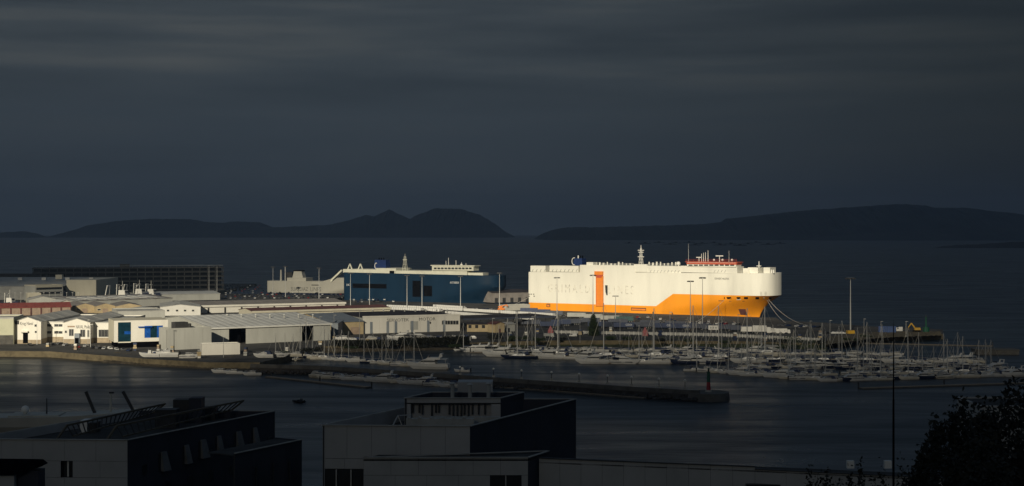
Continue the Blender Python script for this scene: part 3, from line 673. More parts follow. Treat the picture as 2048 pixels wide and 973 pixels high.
# ---------------------------------------------------------------- buildings
class Bld:
    """building on the ground plan p0 -> p1 (front, left to right) -> depth; local x along the front, y to the back"""
    def __init__(s, name, label, p0, p1, depth, h, z=3.0, cat='building', skew=None, group=None):
        a = G(*p0, z) if len(p0) == 2 else Vector(p0); b = G(*p1, z) if len(p1) == 2 else Vector(p1)
        s.w = (b-a).length; s.d = depth; s.h = h; s.a = a; s.dir = (b-a).normalized(); s.nrm = Vector((-s.dir.y, s.dir.x, 0))
        s.root = thing(name, label, cat, (a.x,a.y,z), math.atan2(s.dir.y,s.dir.x), group); s.z = z
    def fx(s, px, y=0.0):
        k = (px-1024)/F; P = s.a+s.nrm*y; return (k*P.y-P.x)/(s.dir.x-k*s.dir.y)
    def fz(s, px, py, y=0.0):
        P = s.a+s.nrm*y+s.dir*s.fx(px,y); return H-(py-Y0)*P.y/F-s.z
    def walls(s, mat, rise=0.0, axis='w', parts=True):
        w,d,h = s.w,s.d,s.h
        if axis == 'w':
            MB().bb(0,w,0,.35,0,h).to('front_wall', mat, s.root); MB().bb(0,w,d-.35,d,0,h).to('rear_wall', mat, s.root)
            for x in (0,w-.35):
                P = [(0.35,0),(d-.35,0),(d-.35,h),(d/2,h+rise),(.35,h)]
                MB().hull8([(x,y,z) for y,z in P],[(x+.35,y,z) for y,z in P]).to('gable_wall', mat, s.root)
        else:
            for x in (0,w-.35): MB().bb(x,x+.35,.35,d-.35,0,h).to('side_wall', mat, s.root)
            for y in (0,d-.35):
                P = [(0,0),(w,0),(w,h),(w/2,h+rise),(0,h)]
                MB().hull8([(x,y,z) for x,z in P],[(x,y+.35,z) for x,z in P]).to('gable_wall', mat, s.root)
        return s
    def roof(s, mat, rise, axis='w', over=.5, n=1, mat2=None, t=.25):
        """two slopes, each cut into n strips (separate panels)"""
        w,d,h = s.w,s.d,s.h
        for side in (0,1):
            base = None
            for i in range(n):
                if axis == 'w':
                    a, b = -over+(w+2*over)*i/n, -over+(w+2*over)*(i+1)/n-(.06 if n>1 else 0)
                    e, c = (-over, d/2) if side == 0 else (d+over, d/2)
                    ze = h-over*rise/(d/2)
                    q_ = [(a,e,ze),(b,e,ze),(b,c,h+rise),(a,c,h+rise)]
                else:
                    a, b = -over+(d+2*over)*i/n, -over+(d+2*over)*(i+1)/n-(.06 if n>1 else 0)
                    e, c = (-over, w/2) if side == 0 else (w+over, w/2); ze = h-over*rise/(w/2)
                    q_ = [(e,a,ze),(e,b,ze),(c,b,h+rise),(c,a,h+rise)]
                mt = mat2 if (mat2 and i%2) else mat
                MB().hull8([(x,y,z+.02) for x,y,z in q_],[(x,y,z+t+(.05 if i%2 else 0)) for x,y,z in q_]).to('roof_panel' if n>1 else 'roof_slope', mt, s.root)
        return s
    def flat(s, mat, par=.8, t=.3, parmat=None):
        w,d,h = s.w,s.d,s.h
        MB().bb(.3,w-.3,.3,d-.3,h-.6,h-.3).to('roof', mat, s.root)
        for r_ in ((-.03,w+.03,-.03,t),(-.03,w+.03,d-t,d+.03),(-.03,t,t,d-t),(w-t,w+.03,t,d-t)): MB().bb(*r_,h-.3,h+par).to('parapet', parmat or mat, s.root)
        return s
    def front(s, px0,py0,px1,py1, name, mat, out=.1, frame=None, y=0.0, mull=0):
        x0,x1 = s.fx(px0,y),s.fx(px1,y); z1 = s.fz((px0+px1)/2,py0,y); z0 = s.fz((px0+px1)/2,py1,y)
        return s.fbox(x0,x1,z0,z1,name,mat,out,frame,y,mull)
    def fbox(s, x0,x1,z0,z1,name,mat,out=.1,frame=None,y=0.0,mull=0):
        z0 = max(z0, 0.02)
        o = MB().bb(x0,x1,y-out,y+.2,z0,z1).to(name, mat, s.root)
        if frame:
            f = .16
            for r_ in ((x0-f,x1+f,z1,z1+f),(x0-f,x1+f,z0-f if z0>.1 else z0,z0 if z0>.1 else z0+.05),(x0-f,x0,z0,z1),(x1,x1+f,z0,z1)): MB().bb(r_[0],r_[1],y-out-.08,y+.1,r_[2],r_[3]).to('frame', frame, o)
            for k in range(mull): xm = x0+(x1-x0)*(k+1)/(mull+1); MB().bb(xm-.07,xm+.07,y-out-.06,y+.1,z0,z1).to('mullion', frame, o)
        return o
    def side(s, y0,y1,z0,z1,name,mat,out=.1,right=True):
        x = s.w if right else 0
        return MB().bb(x-.2 if right else x-out, x+out if right else x+.2, y0,y1,z0,z1).to(name, mat, s.root)
# far row: parking garage and dark blocks
g = Bld('parking_garage', 'long dark multi-storey car park on the far left shoreline', (66,584),(446,580),45,26); w = g.w
for i in range(6): MB().bb(-1,w+1,-1,g.d,i*4.6,i*4.6+.9).to('floor_slab', M['dark_concrete'], g.root)
for i in range(5): MB().bb(0,w,-.9,-.6,i*4.6+.9,i*4.6+1.9).to('parapet', M['dark_metal'], g.root)
for i in range(25): MB().bb(w*i/24-.4,w*i/24+.4,.2,1,.0,23).to('column', M['dark_concrete'], g.root)
MB().bb(0,w,20,20.4,0,23).to('core_wall', M['black'], g.root)
for i in range(30): MB().cyl((w*(i+.5)/30,2,23.9),(w*(i+.5)/30,2,25.6),.12,n=4).to('roof_post', M['mast_metal'], g.root)
MB().bb(0,w,1,9,25.6,25.9).to('roof_canopy', M['grey_panel'], g.root)
MB().bb(w*.45,w*.5,1.2,8,23.9,27.5).to('stair_tower', M['dark_concrete'], g.root)
g = Bld('warehouse', 'low black warehouse at the far left edge beside the parking garage', (-110,588),(55,588),40,18); g.walls(M['dark_metal']); g.flat(M['dark_roof'])
for i in range(6): g.fbox(6+i*13,14+i*13,8,12,'window',M['dark_glass'],.08,M['dark_concrete'])
g = Bld('hall', 'large grey hall with a pale lit gable wall, far left', (-90,600),(126,600),85,15.0)
MB().bb(0,g.w,0,.35,0,12).to('front_wall', M['grey_roof'], g.root)
g.h = 15.0; MB().bb(g.w+.1,g.w+27,10,85,3,17.5).to('gable_wall', M['cream_wall'], g.root); MB().bb(g.w+.1,g.w+27.1,9.9,85,0,2.97).to('plinth', M['pale_green'], g.root)
MB().hull8([(-.5,-.5,11.9),(g.w,-.5,11.9),(g.w,84,17.5),(-.5,84,17.5)],[(-.5,-.5,12.2),(g.w,-.5,12.2),(g.w,84,17.8),(-.5,84,17.8)]).to('roof_slope', M['grey_roof'], g.root)
for i in range(5): MB().bb(20+i*22,24+i*22,44,48,16.2,18.6).to('roof_vent', M['light_roof'], g.root)
MB().bb(g.w-22,g.w-16,50,55,17,21).to('roof_vent', M['cream_wall'], g.root)
g = Bld('control_block', 'white and black banded block in front of the large grey hall', (71,603),(126,601),20,13.5); g.walls(M['grey_panel']); g.flat(M['dark_roof'],.6,parmat=M['cream_wall'])
for z_ in (2.0,6.0,10): g.fbox(1,g.w-1,z_,z_+1.9,'window_band',M['dark_glass'],.1)
g.fbox(.5,g.w-.5,11.9,13.6,'fascia',M['cream_wall'],.3)
g = Bld('office', 'small white stepped office in front of the banded block', (55,607),(82,606.5),14,8); g.walls(M['cream_wall']); g.flat(M['grey_roof'],.6,parmat=M['cream_wall']); g.fbox(1,g.w-1,4,5.4,'window_band',M['dark_glass'],.1)
g = Bld('warehouse', 'long flat grey warehouse roof behind the tan sheds', (150,618),(345,611),85,6.0); g.walls(M['grey_panel']); g.roof(M['grey_roof'],1.5,n=14,mat2=M['brown_roof'])
for i in range(8): MB().hull8([(8+i*9,10,g.h+.4),(14+i*9,10,g.h+.4),(14+i*9,34,g.h+1.2),(8+i*9,34,g.h+1.2)],[(8+i*9,10,g.h+.85),(14+i*9,10,g.h+.85),(14+i*9,34,g.h+1.7),(8+i*9,34,g.h+1.7)]).to('skylight', M['white_paint'], g.root)
g = Bld('warehouse', 'grey-green low warehouse in front of the car storage lot', (282,603),(440,600),55,5.5); g.walls(M['grey_panel']); g.roof(M['light_roof'],1.5,n=10)
g = Bld('hangar', 'red-roofed brick hangar with dark columns on the left', (-40,633),(142,629.5),26,5.6); g.walls(M['brick_tan'],2.6); g.roof(M['red_roof'],2.9,n=16)
for i in range(10): g.fbox(g.w*i/9-.5 if i else 0,g.w*i/9+.5 if i<9 else g.w,0,5.3,'column',M['rust_red'],.35)
for i in range(9): g.fbox(g.w*(i+.28)/9,g.w*(i+.72)/9,.3,3.6,'door',M['brick_tan'],.12)
g = Bld('shed', 'small white gabled shed at the end of the red-roofed hangar', (118,622),(144,621),14,6.5); g.walls(M['white_wall'],1.6,'d'); g.roof(M['light_roof'],1.6,'d')
g = Bld('shed', 'grey gabled shed rising behind the red-roofed hangar', (58,617),(112,616),22,7); g.walls(M['grey_panel'],2.4,'d'); g.roof(M['grey_roof'],2.4,'d')
for i,(a,b_x) in enumerate(((150,190),(191,231),(232,284))):
    g = Bld('shed', f'tan gabled shed, {ORD(i+1)} of three side by side from the left', (a,627),(b_x,626),40,5.2, group='tan gabled sheds'); g.walls(M['tan'],2.0,'d'); g.roof(M['brown_roof'],2.0,'d',.2)
    g.fbox(g.w*.35,g.w*.62,0,3.4,'door',M['brick_tan'],.1); g.fbox(g.w*.1,g.w*.25,2.2,3.2,'window',M['dark_glass'],.08,M['white_wall'])
g = Bld('shed', 'low white gabled shed beside the tan sheds', (255,633),(322,632),40,3.4); g.walls(M['white_wall'],1.6,'d'); g.roof(M['grey_roof'],1.6,'d',.2)
for i in range(4): g.fbox(2+i*6,4+i*6,1,2.2,'window',M['dark_glass'],.08,M['grey_panel'])
# left front row
g = Bld('shed', 'pale green flat shed at the left edge beside the signed workshop', (-70,690),(27,689),30,14.2); g.walls(M['pale_green']); g.flat(M['grey_roof'],.5); g.fbox(.2,g.w-.1,0,5,'dark_plinth',M['dark_concrete'],.06); g.fbox(g.w-16,g.w-9,.1,4.2,'door',M['black'],.1)
kd = Vector((.28,.96,0)).normalized()
g = Bld('workshop', 'white gabled workshop with small windows in two rows and a sign, far left', (28,688),(82,688),75,12.0)
def side_px(g, px0, px1, py0, py1, name, mat, frame=None):
    # opening in the right-hand side wall, given by the pixels it covers
    X = g.a.x+g.w; Ya, Yb = X*F/(px0-1024), X*F/(px1-1024); zt_, zb_ = Zat(py0,(Ya+Yb)/2)-3, max(.02,Zat(py1,(Ya+Yb)/2)-3)
    o = MB().bb(g.w-.2,g.w+.08,Ya-g.a.y,Yb-g.a.y,zb_,zt_).to(name, mat, g.root)
    if frame:
        for r_ in ((Ya-g.a.y-.2,Yb-g.a.y+.2,zt_,zt_+.2),(Ya-g.a.y-.2,Yb-g.a.y+.2,zb_-.2,zb_)): MB().bb(g.w-.1,g.w+.2,*r_).to('frame', frame, o)
    return o
g.walls(M['white_wall'],2.6,'d'); g.roof(M['grey_roof'],2.6,'d',.4,n=9)
text('Krug Naval', g.fx(66)-g.fx(40.5), 2.3, M['grey_letter'], g.root, (g.fx(40.5),-.08,g.fz(52,652.5)))
g.front(28,642,38,649,'sign_board',M['dark_metal'],.3)
for a,b,c,d in ((69.5,649.5,73.5,653.5),(70,662.5,73.5,666)): g.front(a,b,c,d,'window',M['dark_glass'],.08,M['grey_panel'])
g.front(46,665,56,687,'gate',M['black'],.12); g.front(42,662,57,665,'canopy',M['white_wall'],1.6)
g.fbox(.1,g.w-.1,0,2.2,'plinth',M['plinth'],.05); MB().bb(g.w-.1,g.w+.05,.3,74,0,2.6).to('plinth', M['plinth'], g.root)
g2 = Bld('workshop', 'white flat-roofed annex with two window rows between the two signed workshops', (82.5,685),(127,685),72,11.4); g2.walls(M['white_wall']); g2.flat(M['grey_roof'],.3)
for py in (649,663):
    for a,b in ((94,98),(98.6,102.5),(109,112.5),(113,116.5),(117.5,120.5),(121,124.5)): g2.front(a,py,b,py+4.4,'window',M['dark_glass'],.08,M['grey_panel'])
g2.fbox(0.05,g2.w-.05,0,3.0,'plinth',M['plinth'],.06)
g2 = Bld('workshop', 'white flat-roofed wing with a long dark window beside the showroom', (180.5,686),(229,686),70,11.2); g2.walls(M['white_wall']); g2.flat(M['grey_roof'],.3)
for i in range(5): g2.front(197.5+i*6.1,660,202.9+i*6.1,674,'window',M['dark_glass'],.08,M['grey_panel'])
g2.fbox(.05,g2.w-.05,0,2.8,'plinth',M['plinth'],.06)
g = Bld('workshop', 'white gabled workshop with tall windows, sign and porch, middle left', (127,688),(180,688),70,11.6)
g.walls(M['white_wall'],2.2,'d'); g.roof(M['grey_roof'],2.2,'d',.4,n=8)
text('NAVAL Mode', g.fx(179.5)-g.fx(152), 1.9, M['grey_letter'], g.root, (g.fx(152),-.08,g.fz(165,657.5)))
g.front(135,652,149.5,655,'sign_board',M['brick_tan'],.1)
for a,b,c,d in ((138.5,659,147,672),(161,660,170,674),(175,661,178,674),(130,662,133.5,666)): g.front(a,b,c,d,'window',M['dark_glass'],.08,M['grey_panel'],mull=1 if c-a>5 else 0)
g.front(150,667,160,687,'porch',M['blue_grey'],1.2); g.front(151,676,159,687,'door',M['black'],1.3)
g.fbox(.05,g.w-.05,0,2.6,'plinth',M['plinth'],.06); MB().bb(g.w-.1,g.w+.05,.3,69,0,2.8).to('plinth', M['plinth'], g.root)
# showroom with blue glass, raised on a dark recessed base
g = Bld('showroom', 'boxy white showroom with bright blue glazing on a dark base', (228,697),(336,694),26,0.0); w = g.w
MB().bb(1.5,w-1.5,1.5,24,0,2.6).to('base', M['black'], g.root)
zt_, zb1 = g.fz(280,641), g.fz(280,684)
MB().bb(0,w,.5,26,zb1,zt_).to('body', M['cream_wall'], g.root)
xa_, xb_, xc_, xd_ = g.fx(236),g.fx(262),g.fx(289),g.fx(326)
for r_ in ((0,xa_,zb1,zt_),(xb_,xc_,zb1,zt_),(xd_,w,zb1,zt_),(xa_,xb_,g.fz(250,645),zt_),(xa_,xb_,zb1,g.fz(250,686)),(xc_,xd_,g.fz(300,652),zt_),(xc_,xd_,zb1,g.fz(300,676))): MB().bb(r_[0],r_[1],0,.5,min(r_[2:]),max(r_[2:])).to('facade_panel', M['white_wall'], g.root)
pane = MB().bb(xa_,xb_,.25,.45,zb1+.3,g.fz(250,645)).to('window', M['teal_glass'], g.root)
MB().bb(g.fx(249),g.fx(261),.15,.24,g.fz(250,669),g.fz(250,663)).to('window_sign', M['blue_glass'], pane)
for i in range(3): x_ = xc_+(xd_-xc_)*(i+.5)/3; MB().bb(xc_+(xd_-xc_)*i/3+.1,xc_+(xd_-xc_)*(i+1)/3-.1,.2,.45,g.fz(300,676),g.fz(300,652)).to('window', M['blue_glass'] if i != 1 else M['teal_glass'], g.root)
MB().bb(g.fx(276),g.fx(304),-1.2,.0,g.fz(290,655),g.fz(290,653)).to('awning', M['blue_glass'], g.root)
# grey panelled annex and the big warehouse
g = Bld('warehouse', 'plain grey panelled annex between the blue-glazed showroom and the long warehouse', (334,701),(423,697),12,10.8); w = g.w
n = 5
for i in range(n): MB().bb(w*i/n+.03,w*(i+1)/n-.03,0,.35,0,g.h).to('wall_panel', M['grey_panel'], g.root)
MB().bb(0,w,.35,.6,0,g.h-.1).to('wall_core', M['dark_metal'], g.root)
for x in (0,w-.35): MB().bb(x,x+.35,.6,12,0,g.h).to('side_wall', M['grey_panel'], g.root)
g.flat(M['grey_roof'],.5,parmat=M['grey_panel']); MB().bb(6,13,4,10,g.h-.3,g.h+3.2).to('roof_unit', M['dark_metal'], g.root)
MB().cyl((14,5,g.h-.3),(14,5,g.h+2.4),1.2,1.0,10).to('roof_vent', M['dark_metal'], g.root)
g = Bld('warehouse', 'long grey warehouse with striped roof and two dark openings', (421,691),(661,680.5),96,9.3); w = g.w
XS = [421,434,441,458,492,516,578,604,627,643,661]; xs_ = [g.fx(p) for p in XS]; xs_[0] = 0; xs_[-1] = w
for i in range(10):
    if XS[i] in (458,604): 
        MB().bb(xs_[i]+.02,xs_[i+1]-.02,0,.35,g.fz(XS[i]+10,655) if XS[i]==458 else g.fz(XS[i]+10,651),g.h).to('wall_panel', M['grey_panel'], g.root)
        MB().bb(xs_[i]+.02,xs_[i+1]-.02,7,7.2,0,g.h-.5).to('interior_wall', M['black'], g.root)
    else: MB().bb(xs_[i]+.03,xs_[i+1]-.03,0,.35,0,g.h).to('wall_panel', M['grey_panel'], g.root)
for x in (0,w-.35):
    P = [(.35,0),(95.6,0),(95.6,9.3),(48,13.4),(.35,9.3)]; MB().hull8([(x,y,z) for y,z in P],[(x+.35,y,z) for y,z in P]).to('gable_wall', M['grey_panel'], g.root)
MB().bb(0,w,95.65,96,0,9.3).to('rear_wall', M['grey_panel'], g.root)
g.roof(M['light_roof'],4.1,n=30,mat2=M['light_strip'],over=.6)
MB().bb(-.8,w+.8,-.95,-.62,8.7,9.5).to('gutter', M['light_strip'], g.root)
g = Bld('shed', 'low pale box shed in front of the long warehouse', (404,711),(480,709),9,5.4); g.walls(M['white_wall']); g.flat(M['light_roof'],.15,parmat=M['white_wall'])
def long_hall(label, A, Bp, dpt, h, rise, wall, roofm, n, fascia=None, name='hall'):
    g = Bld(name, label, A, Bp, dpt, h); g.walls(wall, rise); g.roof(roofm, rise, n=n)
    if fascia: MB().bb(-.6,g.w+.6,-1.0,-.55,h-1.1,h+.35).to('fascia', fascia, g.root)
    return g
g = long_hall('long hall with white wall and dark brown roof behind the striped warehouse',(400,627),(690,619.5),50,5.6,2.0,M['white_wall'],M['brown_roof'],20,M['white_wall'])
for i in range(9): g.fbox(g.w*(i+.45)/9,g.w*(i+.55)/9,0,3.9,'pilaster',M['dark_metal'],.2)
g = Bld('hall', 'bright white gable-fronted hall left of the long brown-roofed hall', (320,632),(401,631),60,6.2); g.walls(M['white_paint'],1.8,'d'); g.roof(M['grey_roof'],1.8,'d',.3,n=6)
for px in (334,352,368,384): g.front(px,620,px+4,623,'window',M['dark_glass'],.08,M['grey_panel'])
g = long_hall('low hall with dark red roof and pale fascia behind the striped warehouse',(505,634),(780,626),30,3.8,1.6,M['cream_wall'],M['rust_red'],18,M['cream_wall'])
g = Bld('shed', 'grey flat-roofed shed left of the showroom roofline', (236,648),(330,646),40,8.0); g.walls(M['grey_panel']); g.flat(M['grey_roof'],.4)
g = Bld('shed', 'tan-walled shed with blue-grey roof beside the lettered boat workshop', (658,671),(727,668.5),70,7.6); g.walls(M['tan'],3.4); g.roof(M['blue_grey'],3.4,n=8,over=.6); g.fbox(g.w*.62,g.w*.9,.05,4.4,'door',M['brick_tan'],.1)
g = Bld('shed', 'blue-grey lean-to shed at the right end of the striped warehouse', (662,676),(676,676),40,8.2); g.walls(M['blue_grey']); g.flat(M['blue_grey'],.2)
g = Bld('boat_workshop', 'long white boat workshop with lettering on its facade and flat dark roof', (726,668),(920,662.5),62,9.6); sv = g; w = g.w
n = 12
for i in range(n): MB().bb(w*i/n+.03,w*(i+1)/n-.03,0,.35,0,g.h).to('wall_panel', M['white_wall'], g.root)
MB().bb(0,w,.35,.7,0,g.h-.1).to('wall_core', M['grey_panel'], g.root)
for i in range(n): 
    if i in (1,3,4,6,8,10): g.fbox(w*i/n-.8,w*i/n+.8,0,7.0,'wall_strip',M['blue_grey'],.12)
for x in (0,w-.35): MB().bb(x,x+.35,.7,62,0,g.h).to('side_wall', M['grey_panel'], g.root)
MB().bb(0,w,.6,62,g.h-.2,g.h+.2).to('roof', M['dark_roof'], g.root); MB().bb(-.2,w+.2,-.2,.5,g.h,g.h+1.0).to('parapet', M['white_wall'], g.root)
text('SERVOTEK', g.fx(818)-g.fx(774), 1.9, M['grey_letter'], g.root, (g.fx(774),-.1,g.fz(796,643.5)))
text('MOTOR', g.fx(871)-g.fx(838), 1.9, M['grey_letter'], g.root, (g.fx(838),-.1,g.fz(855,641.5)))
for i in range(6): g.front(884+i*5.6,642,888.4+i*5.6,649,'window',M['dark_glass'],.1,M['grey_panel'])
g.front(820,643,836,660,'shutter',M['grey_panel'],.08); g.front(859.5,644,862,648,'window',M['dark_glass'],.1)
# car canopies and small houses right of the workshop
g = Bld('canopy', 'wide dark flat canopy on posts right of the lettered workshop', (928,657),(1108,651),34,5.6,cat='canopy')
MB().bb(-1,g.w+1,-1,34,5.6,6.2).to('roof', M['dark_roof'], g.root); MB().bb(-1.1,g.w+1.1,-1.2,-.95,5.2,6.3).to('fascia', M['container_slate'], g.root)
for i in range(12): MB().cyl((g.w*i/11,.5,0),(g.w*i/11,.5,5.6),.2,n=6).to('post', M['dark_metal'], g.root)
g = Bld('kiosk', 'low tan clubhouse with four windows under the dark canopy', (934,664),(988,664),8,4.6); g.walls(M['tan'],1.0); g.roof(M['dark_roof'],1.0)
for i in range(4): g.fbox(g.w*(i+.25)/4,g.w*(i+.62)/4,2.4,4.0,'window',M['dark_glass'],.06,M['dark_metal'])
g = Bld('kiosk', 'small tan hut with dark doorway right of the tan clubhouse', (990,666),(1009,665),7,5.2); g.walls(M['tan'],1.2,'d'); g.roof(M['rust_red'],1.2,'d'); g.fbox(g.w*.38,g.w*.6,0,2.3,'door',M['rust_red'],.06)
g = Bld('kiosk', 'small grey hut under the trees right of the tan hut', (1012,664),(1030,663),8,4.5); g.walls(M['grey_panel'],1); g.roof(M['grey_roof'],1); g.fbox(1,3,0,2.2,'door',M['dark_metal'],.06)
g = Bld('shed', 'low dark quay shed between the two car carriers', (985,606),(1062,604),30,8.5); g.walls(M['brown_roof'],2); g.roof(M['dark_roof'],2)
for i in range(5): g.fbox(g.w*(i+.3)/5,g.w*(i+.7)/5,.05,4,'door',M['dark_metal'],.1)
g = Bld('shed', 'long pale low store behind the white vans', (1012,622),(1060,620),9,4.2); g.walls(M['grey_panel']); g.flat(M['grey_roof'],.2)
# ---------------------------------------------------------------- vehicles
def wheel_mesh(r=.33, w=.22):
    m = MB(); m.cyl((0,-w/2,0),(0,w/2,0),r,r,12); m.mi(1); m.cyl((0,-w/2-.01,0),(0,w/2+.01,0),r*.55,r*.55,8); return m.mesh('wheel',[M['tyre'],M['container_grey']])
WH = wheel_mesh(); WHB = wheel_mesh(.5,.3)
def add_wheels(root, xs, y, me=None, z=.33):
    for x in xs:
        for sd in (-1,1): link('wheel', me or WH, root, (x,sd*y,z))
def car_body(col):
    m = MB(); P = [(-2.1,.35),(2.1,.35),(2.15,.75),(1.25,.95),(.55,1.45),(-1.2,1.48),(-1.9,1.0),(-2.15,.9)]
    m.hull8([(x,-.85 if z<1.1 else -.68,z) for x,z in P],[(x,.85 if z<1.1 else .68,z) for x,z in P])
    m.mi(1)
    for sd in (-1,1):
        m.quad((.5,sd*.70,1.4),(1.1,sd*.83,1.0),(-1.75,sd*.83,1.03),(-1.15,sd*.70,1.42))
    m.quad((1.26,-.72,.97),(1.26,.72,.97),(.6,.6,1.43),(.6,-.6,1.43)); m.quad((-1.88,-.7,1.04),(-1.25,-.6,1.45),(-1.25,.6,1.45),(-1.88,.7,1.04))
    return m.mesh('car', [M['car_'+col], M['dark_glass']])
CB = {c: car_body(c) for c in CARCOL}
def car(p, rz, col, label, group, sc=1.0):
    """far car: one shaped mesh with windows and sill; too small to show more"""
    o = link('car', CB[col], None, p, rz); o.location.z = p[2]-.18; return tag(o, label, 'car', group)
def van_body():
    m = MB(); P = [(-2.2,.35),(2.2,.35),(2.25,.95),(1.65,1.15),(1.05,1.85),(-2.15,1.9),(-2.22,1.0)]
    m.hull8([(x,-.9,z) for x,z in P],[(x,.9,z) for x,z in P]); m.mi(1)
    m.quad((1.68,-.78,1.17),(1.68,.78,1.17),(1.1,.75,1.82),(1.1,-.75,1.82))
    for sd in (-1,1): m.quad((1.5,sd*.91,1.2),(1.05,sd*.91,1.72),(.3,sd*.91,1.72),(.3,sd*.91,1.2))
    m.mi(2)
    for sd in (-1,1):
        for x in (-1.4,1.4): m.cyl((x,sd*.80,.35),(x,sd*.92,.35),.34,n=10)
    return m.mesh('van', [M['car_white'], M['dark_glass'], M['tyre']])
VB = van_body()
def row(a, b, step, fn, jit=.05, miss=0.0, q=rnd):
    a,b = Vector(a),Vector(b); n = int((b-a).length/step); d = (b-a).normalized(); i = 0
    for k in range(n+1):
        if q.random() < miss: continue
        fn(a+d*(step*k)+Vector((q.uniform(-jit,jit),q.uniform(-jit,jit),0)), math.atan2(d.y,d.x), k)
def vans(a, b, lb, miss=.03, step=2.3):
    def f(p, rz, k):
        o = link('van', VB, None, p, rz+R(90)+rnd.uniform(-.03,.03)); o.scale = (1.1,1.05,1.3); tag(o, f'white van, {ORD(k+1)} from the left in the {lb}', 'van', 'vans in the '+lb)
    row(G(*a), G(*b), step, f, miss=miss)
vans((779,616),(884,620.5),'back short row before the blue ship')
vans((776,620),(884,624.5),'front short row before the blue ship')
vans((884,620.5),(1112,634),'longest bright row on the quay')
vans((897,629),(1022,639),'row nearest the dark canopy', .10)
vans((1034,638),(1062,641),'short cluster right of the canopy', .1)
vans((872,615.5),(930,619),'cluster below the blue ship bow', .05)
q = random.Random(21); cols = ['white','silver','grey','black','dark blue','grey','black','white','dark blue','red']
def lot(a, b, lb, step, miss):
    def f(p, rz, k):
        c = q.choice(cols); car(p, rz-R(90)+(math.pi if q.random()<.5 else 0), c, f'{c} car, {ORD(k+1)} from the left {lb}', 'cars '+lb)
    row(G(*a), G(*b), step, f, miss=miss, q=q)
for i,py in enumerate((573,576.5,580,583.5,587,590.5,594,597.5)):
    lot((448 if py<585 else 452,py),(528 if py<580 else (560 if py<586 else 690),py-.8), f'in the {ORD(i+1)} row of the far lot', 3.6 if py<585 else 4.4, .18)
for i,py in enumerate((576,580,584)): lot((350,py),(440,py-.5), f'in the {ORD(i+1)} row before the garage', 3.4, .15)
for i,py in enumerate((601,605)): lot((700,py),(790,py-.6), f'in the {"back" if i==0 else "front"} row under the blue stern', 3.4, .15)
lot((930,619.5),(992,621),'in the row behind the white vans', 3.2,.05)
for i,py in enumerate((634,637.5,641,644)): lot((1112 if i>1 else 1130,py),(1300+i*60,py+2+i*.6), f'in the {ORD(i+1)} quay row below the hull', 7.5, .3)
lot((1310,645.5),(1480,650),'in the line under the orange bow', 2.9,.08)
lot((1560,652),(1640,656),'in the line right of the bow', 3.2,.15)
for i,(px,py,c) in enumerate([(105,691,'black'),(118,690,'grey'),(131,692,'silver'),(146,694,'grey'),(155,696,'red'),(170,694,'silver'),(186,697,'black'),(197,698,'grey'),(208,699,'silver'),(220,699,'white'),(233,701,'silver'),(246,702,'grey'),(60,692,'black'),(258,703,'dark blue')]):
    t_ = thing('car', f'{c} car parked by the white workshops, {ORD(sorted([105,118,131,146,155,170,186,197,208,220,233,246,60,258]).index(px)+1)} from the left', 'car', G(px,py), R(-80+rnd.uniform(-25,25)), 'cars parked by the workshops')
    o = link('body', CB[c], t_); o.location.z = -.05; add_wheels(t_, (-1.3,1.3), .78)
# lorries, trailers and containers on the quay
def trailer_proto(name, mat, L=13.0, txt=None, tmat=None):
    t_ = thing(name, 'x', 'trailer')
    MB().bb(-L/2,L/2,-1.25,1.25,1.15,3.95).to('box_body', mat, t_); MB().bb(-L/2,L/2,-.5,.5,.85,1.15).to('chassis', M['dark_metal'], t_)
    for i in range(1,8): MB().bb(-L/2+L*i/8-.05,-L/2+L*i/8+.05,-1.31,-1.25,1.2,3.9).to('side_post', mat, t_)
    add_wheels(t_, (L/2-4,L/2-2.7,L/2-1.4), 1.0, WHB, .5)
    for y in (-.9,.9): MB().bb(-L/2+2.3,-L/2+2.5,y-.1,y+.1,0,.95).to('landing_leg', M['dark_metal'], t_)
    if txt: text(txt, L*.32, 1.25, tmat, t_, (L*.08,-1.33,2.0))
    return t_
TP = {'b': trailer_proto('trailer',M['container_blue'],13,'CEVA',M['white_letter']), 'n': trailer_proto('trailer',M['container_blue']), 's': trailer_proto('trailer',M['container_slate']), 'g': trailer_proto('trailer',M['container_grey']), 't': trailer_proto('trailer',M['container_teal'])}
nm = {'b':'blue trailer with white lettering','n':'plain blue trailer','s':'slate-grey trailer','g':'pale grey trailer','t':'dark teal trailer'}
SP = [('n',1058,627,-8),('n',1083,630,-8),('s',1108,633,-8),('g',1153,637,-8),('g',1187,640,-8),('g',1220,643,-8),('t',1248,645,-8),
      ('s',1062,652,-4),('n',1100,656,-4),('n',1122,652,-4),('n',1196,656,-4),('b',1248,658,-4),('s',1222,657,30),('s',1285,657,-4),('b',1330,659,-4),('b',1362,660,-4),('s',1398,660,-4),('s',1450,662,-4),('s',1482,664,-4),('s',1425,662,-4),('s',1142,650,-6),('s',1180,648,-6),('s',1236,650,-6),('s',1300,653,-6),('s',1350,655,-6)]
cnt = {}
for k,px,py,a in sorted(SP, key=lambda r: r[1]):
    cnt[k] = cnt.get(k,0)+1; lb = f'{nm[k]} parked on the quay, {ORD(cnt[k])} of its kind from the left'
    pr_ = TP[k]; 
    if cnt[k] == 1: pr_.location = G(px,py); pr_.rotation_euler.z = R(a); pr_['label'] = lb; pr_['group'] = 'trailers on the quay'
    else: dup(pr_, G(px,py), R(a), 1, lb)
lt = thing('lorry', 'white box lorry with cab facing right below the orange bow, leftmost', 'lorry', G(1497,667), R(-6), 'white lorries at the pier root')
MB().bb(-4.5,2.0,-1.25,1.25,1.1,4.0).to('cargo_box', M['white_paint'], lt)
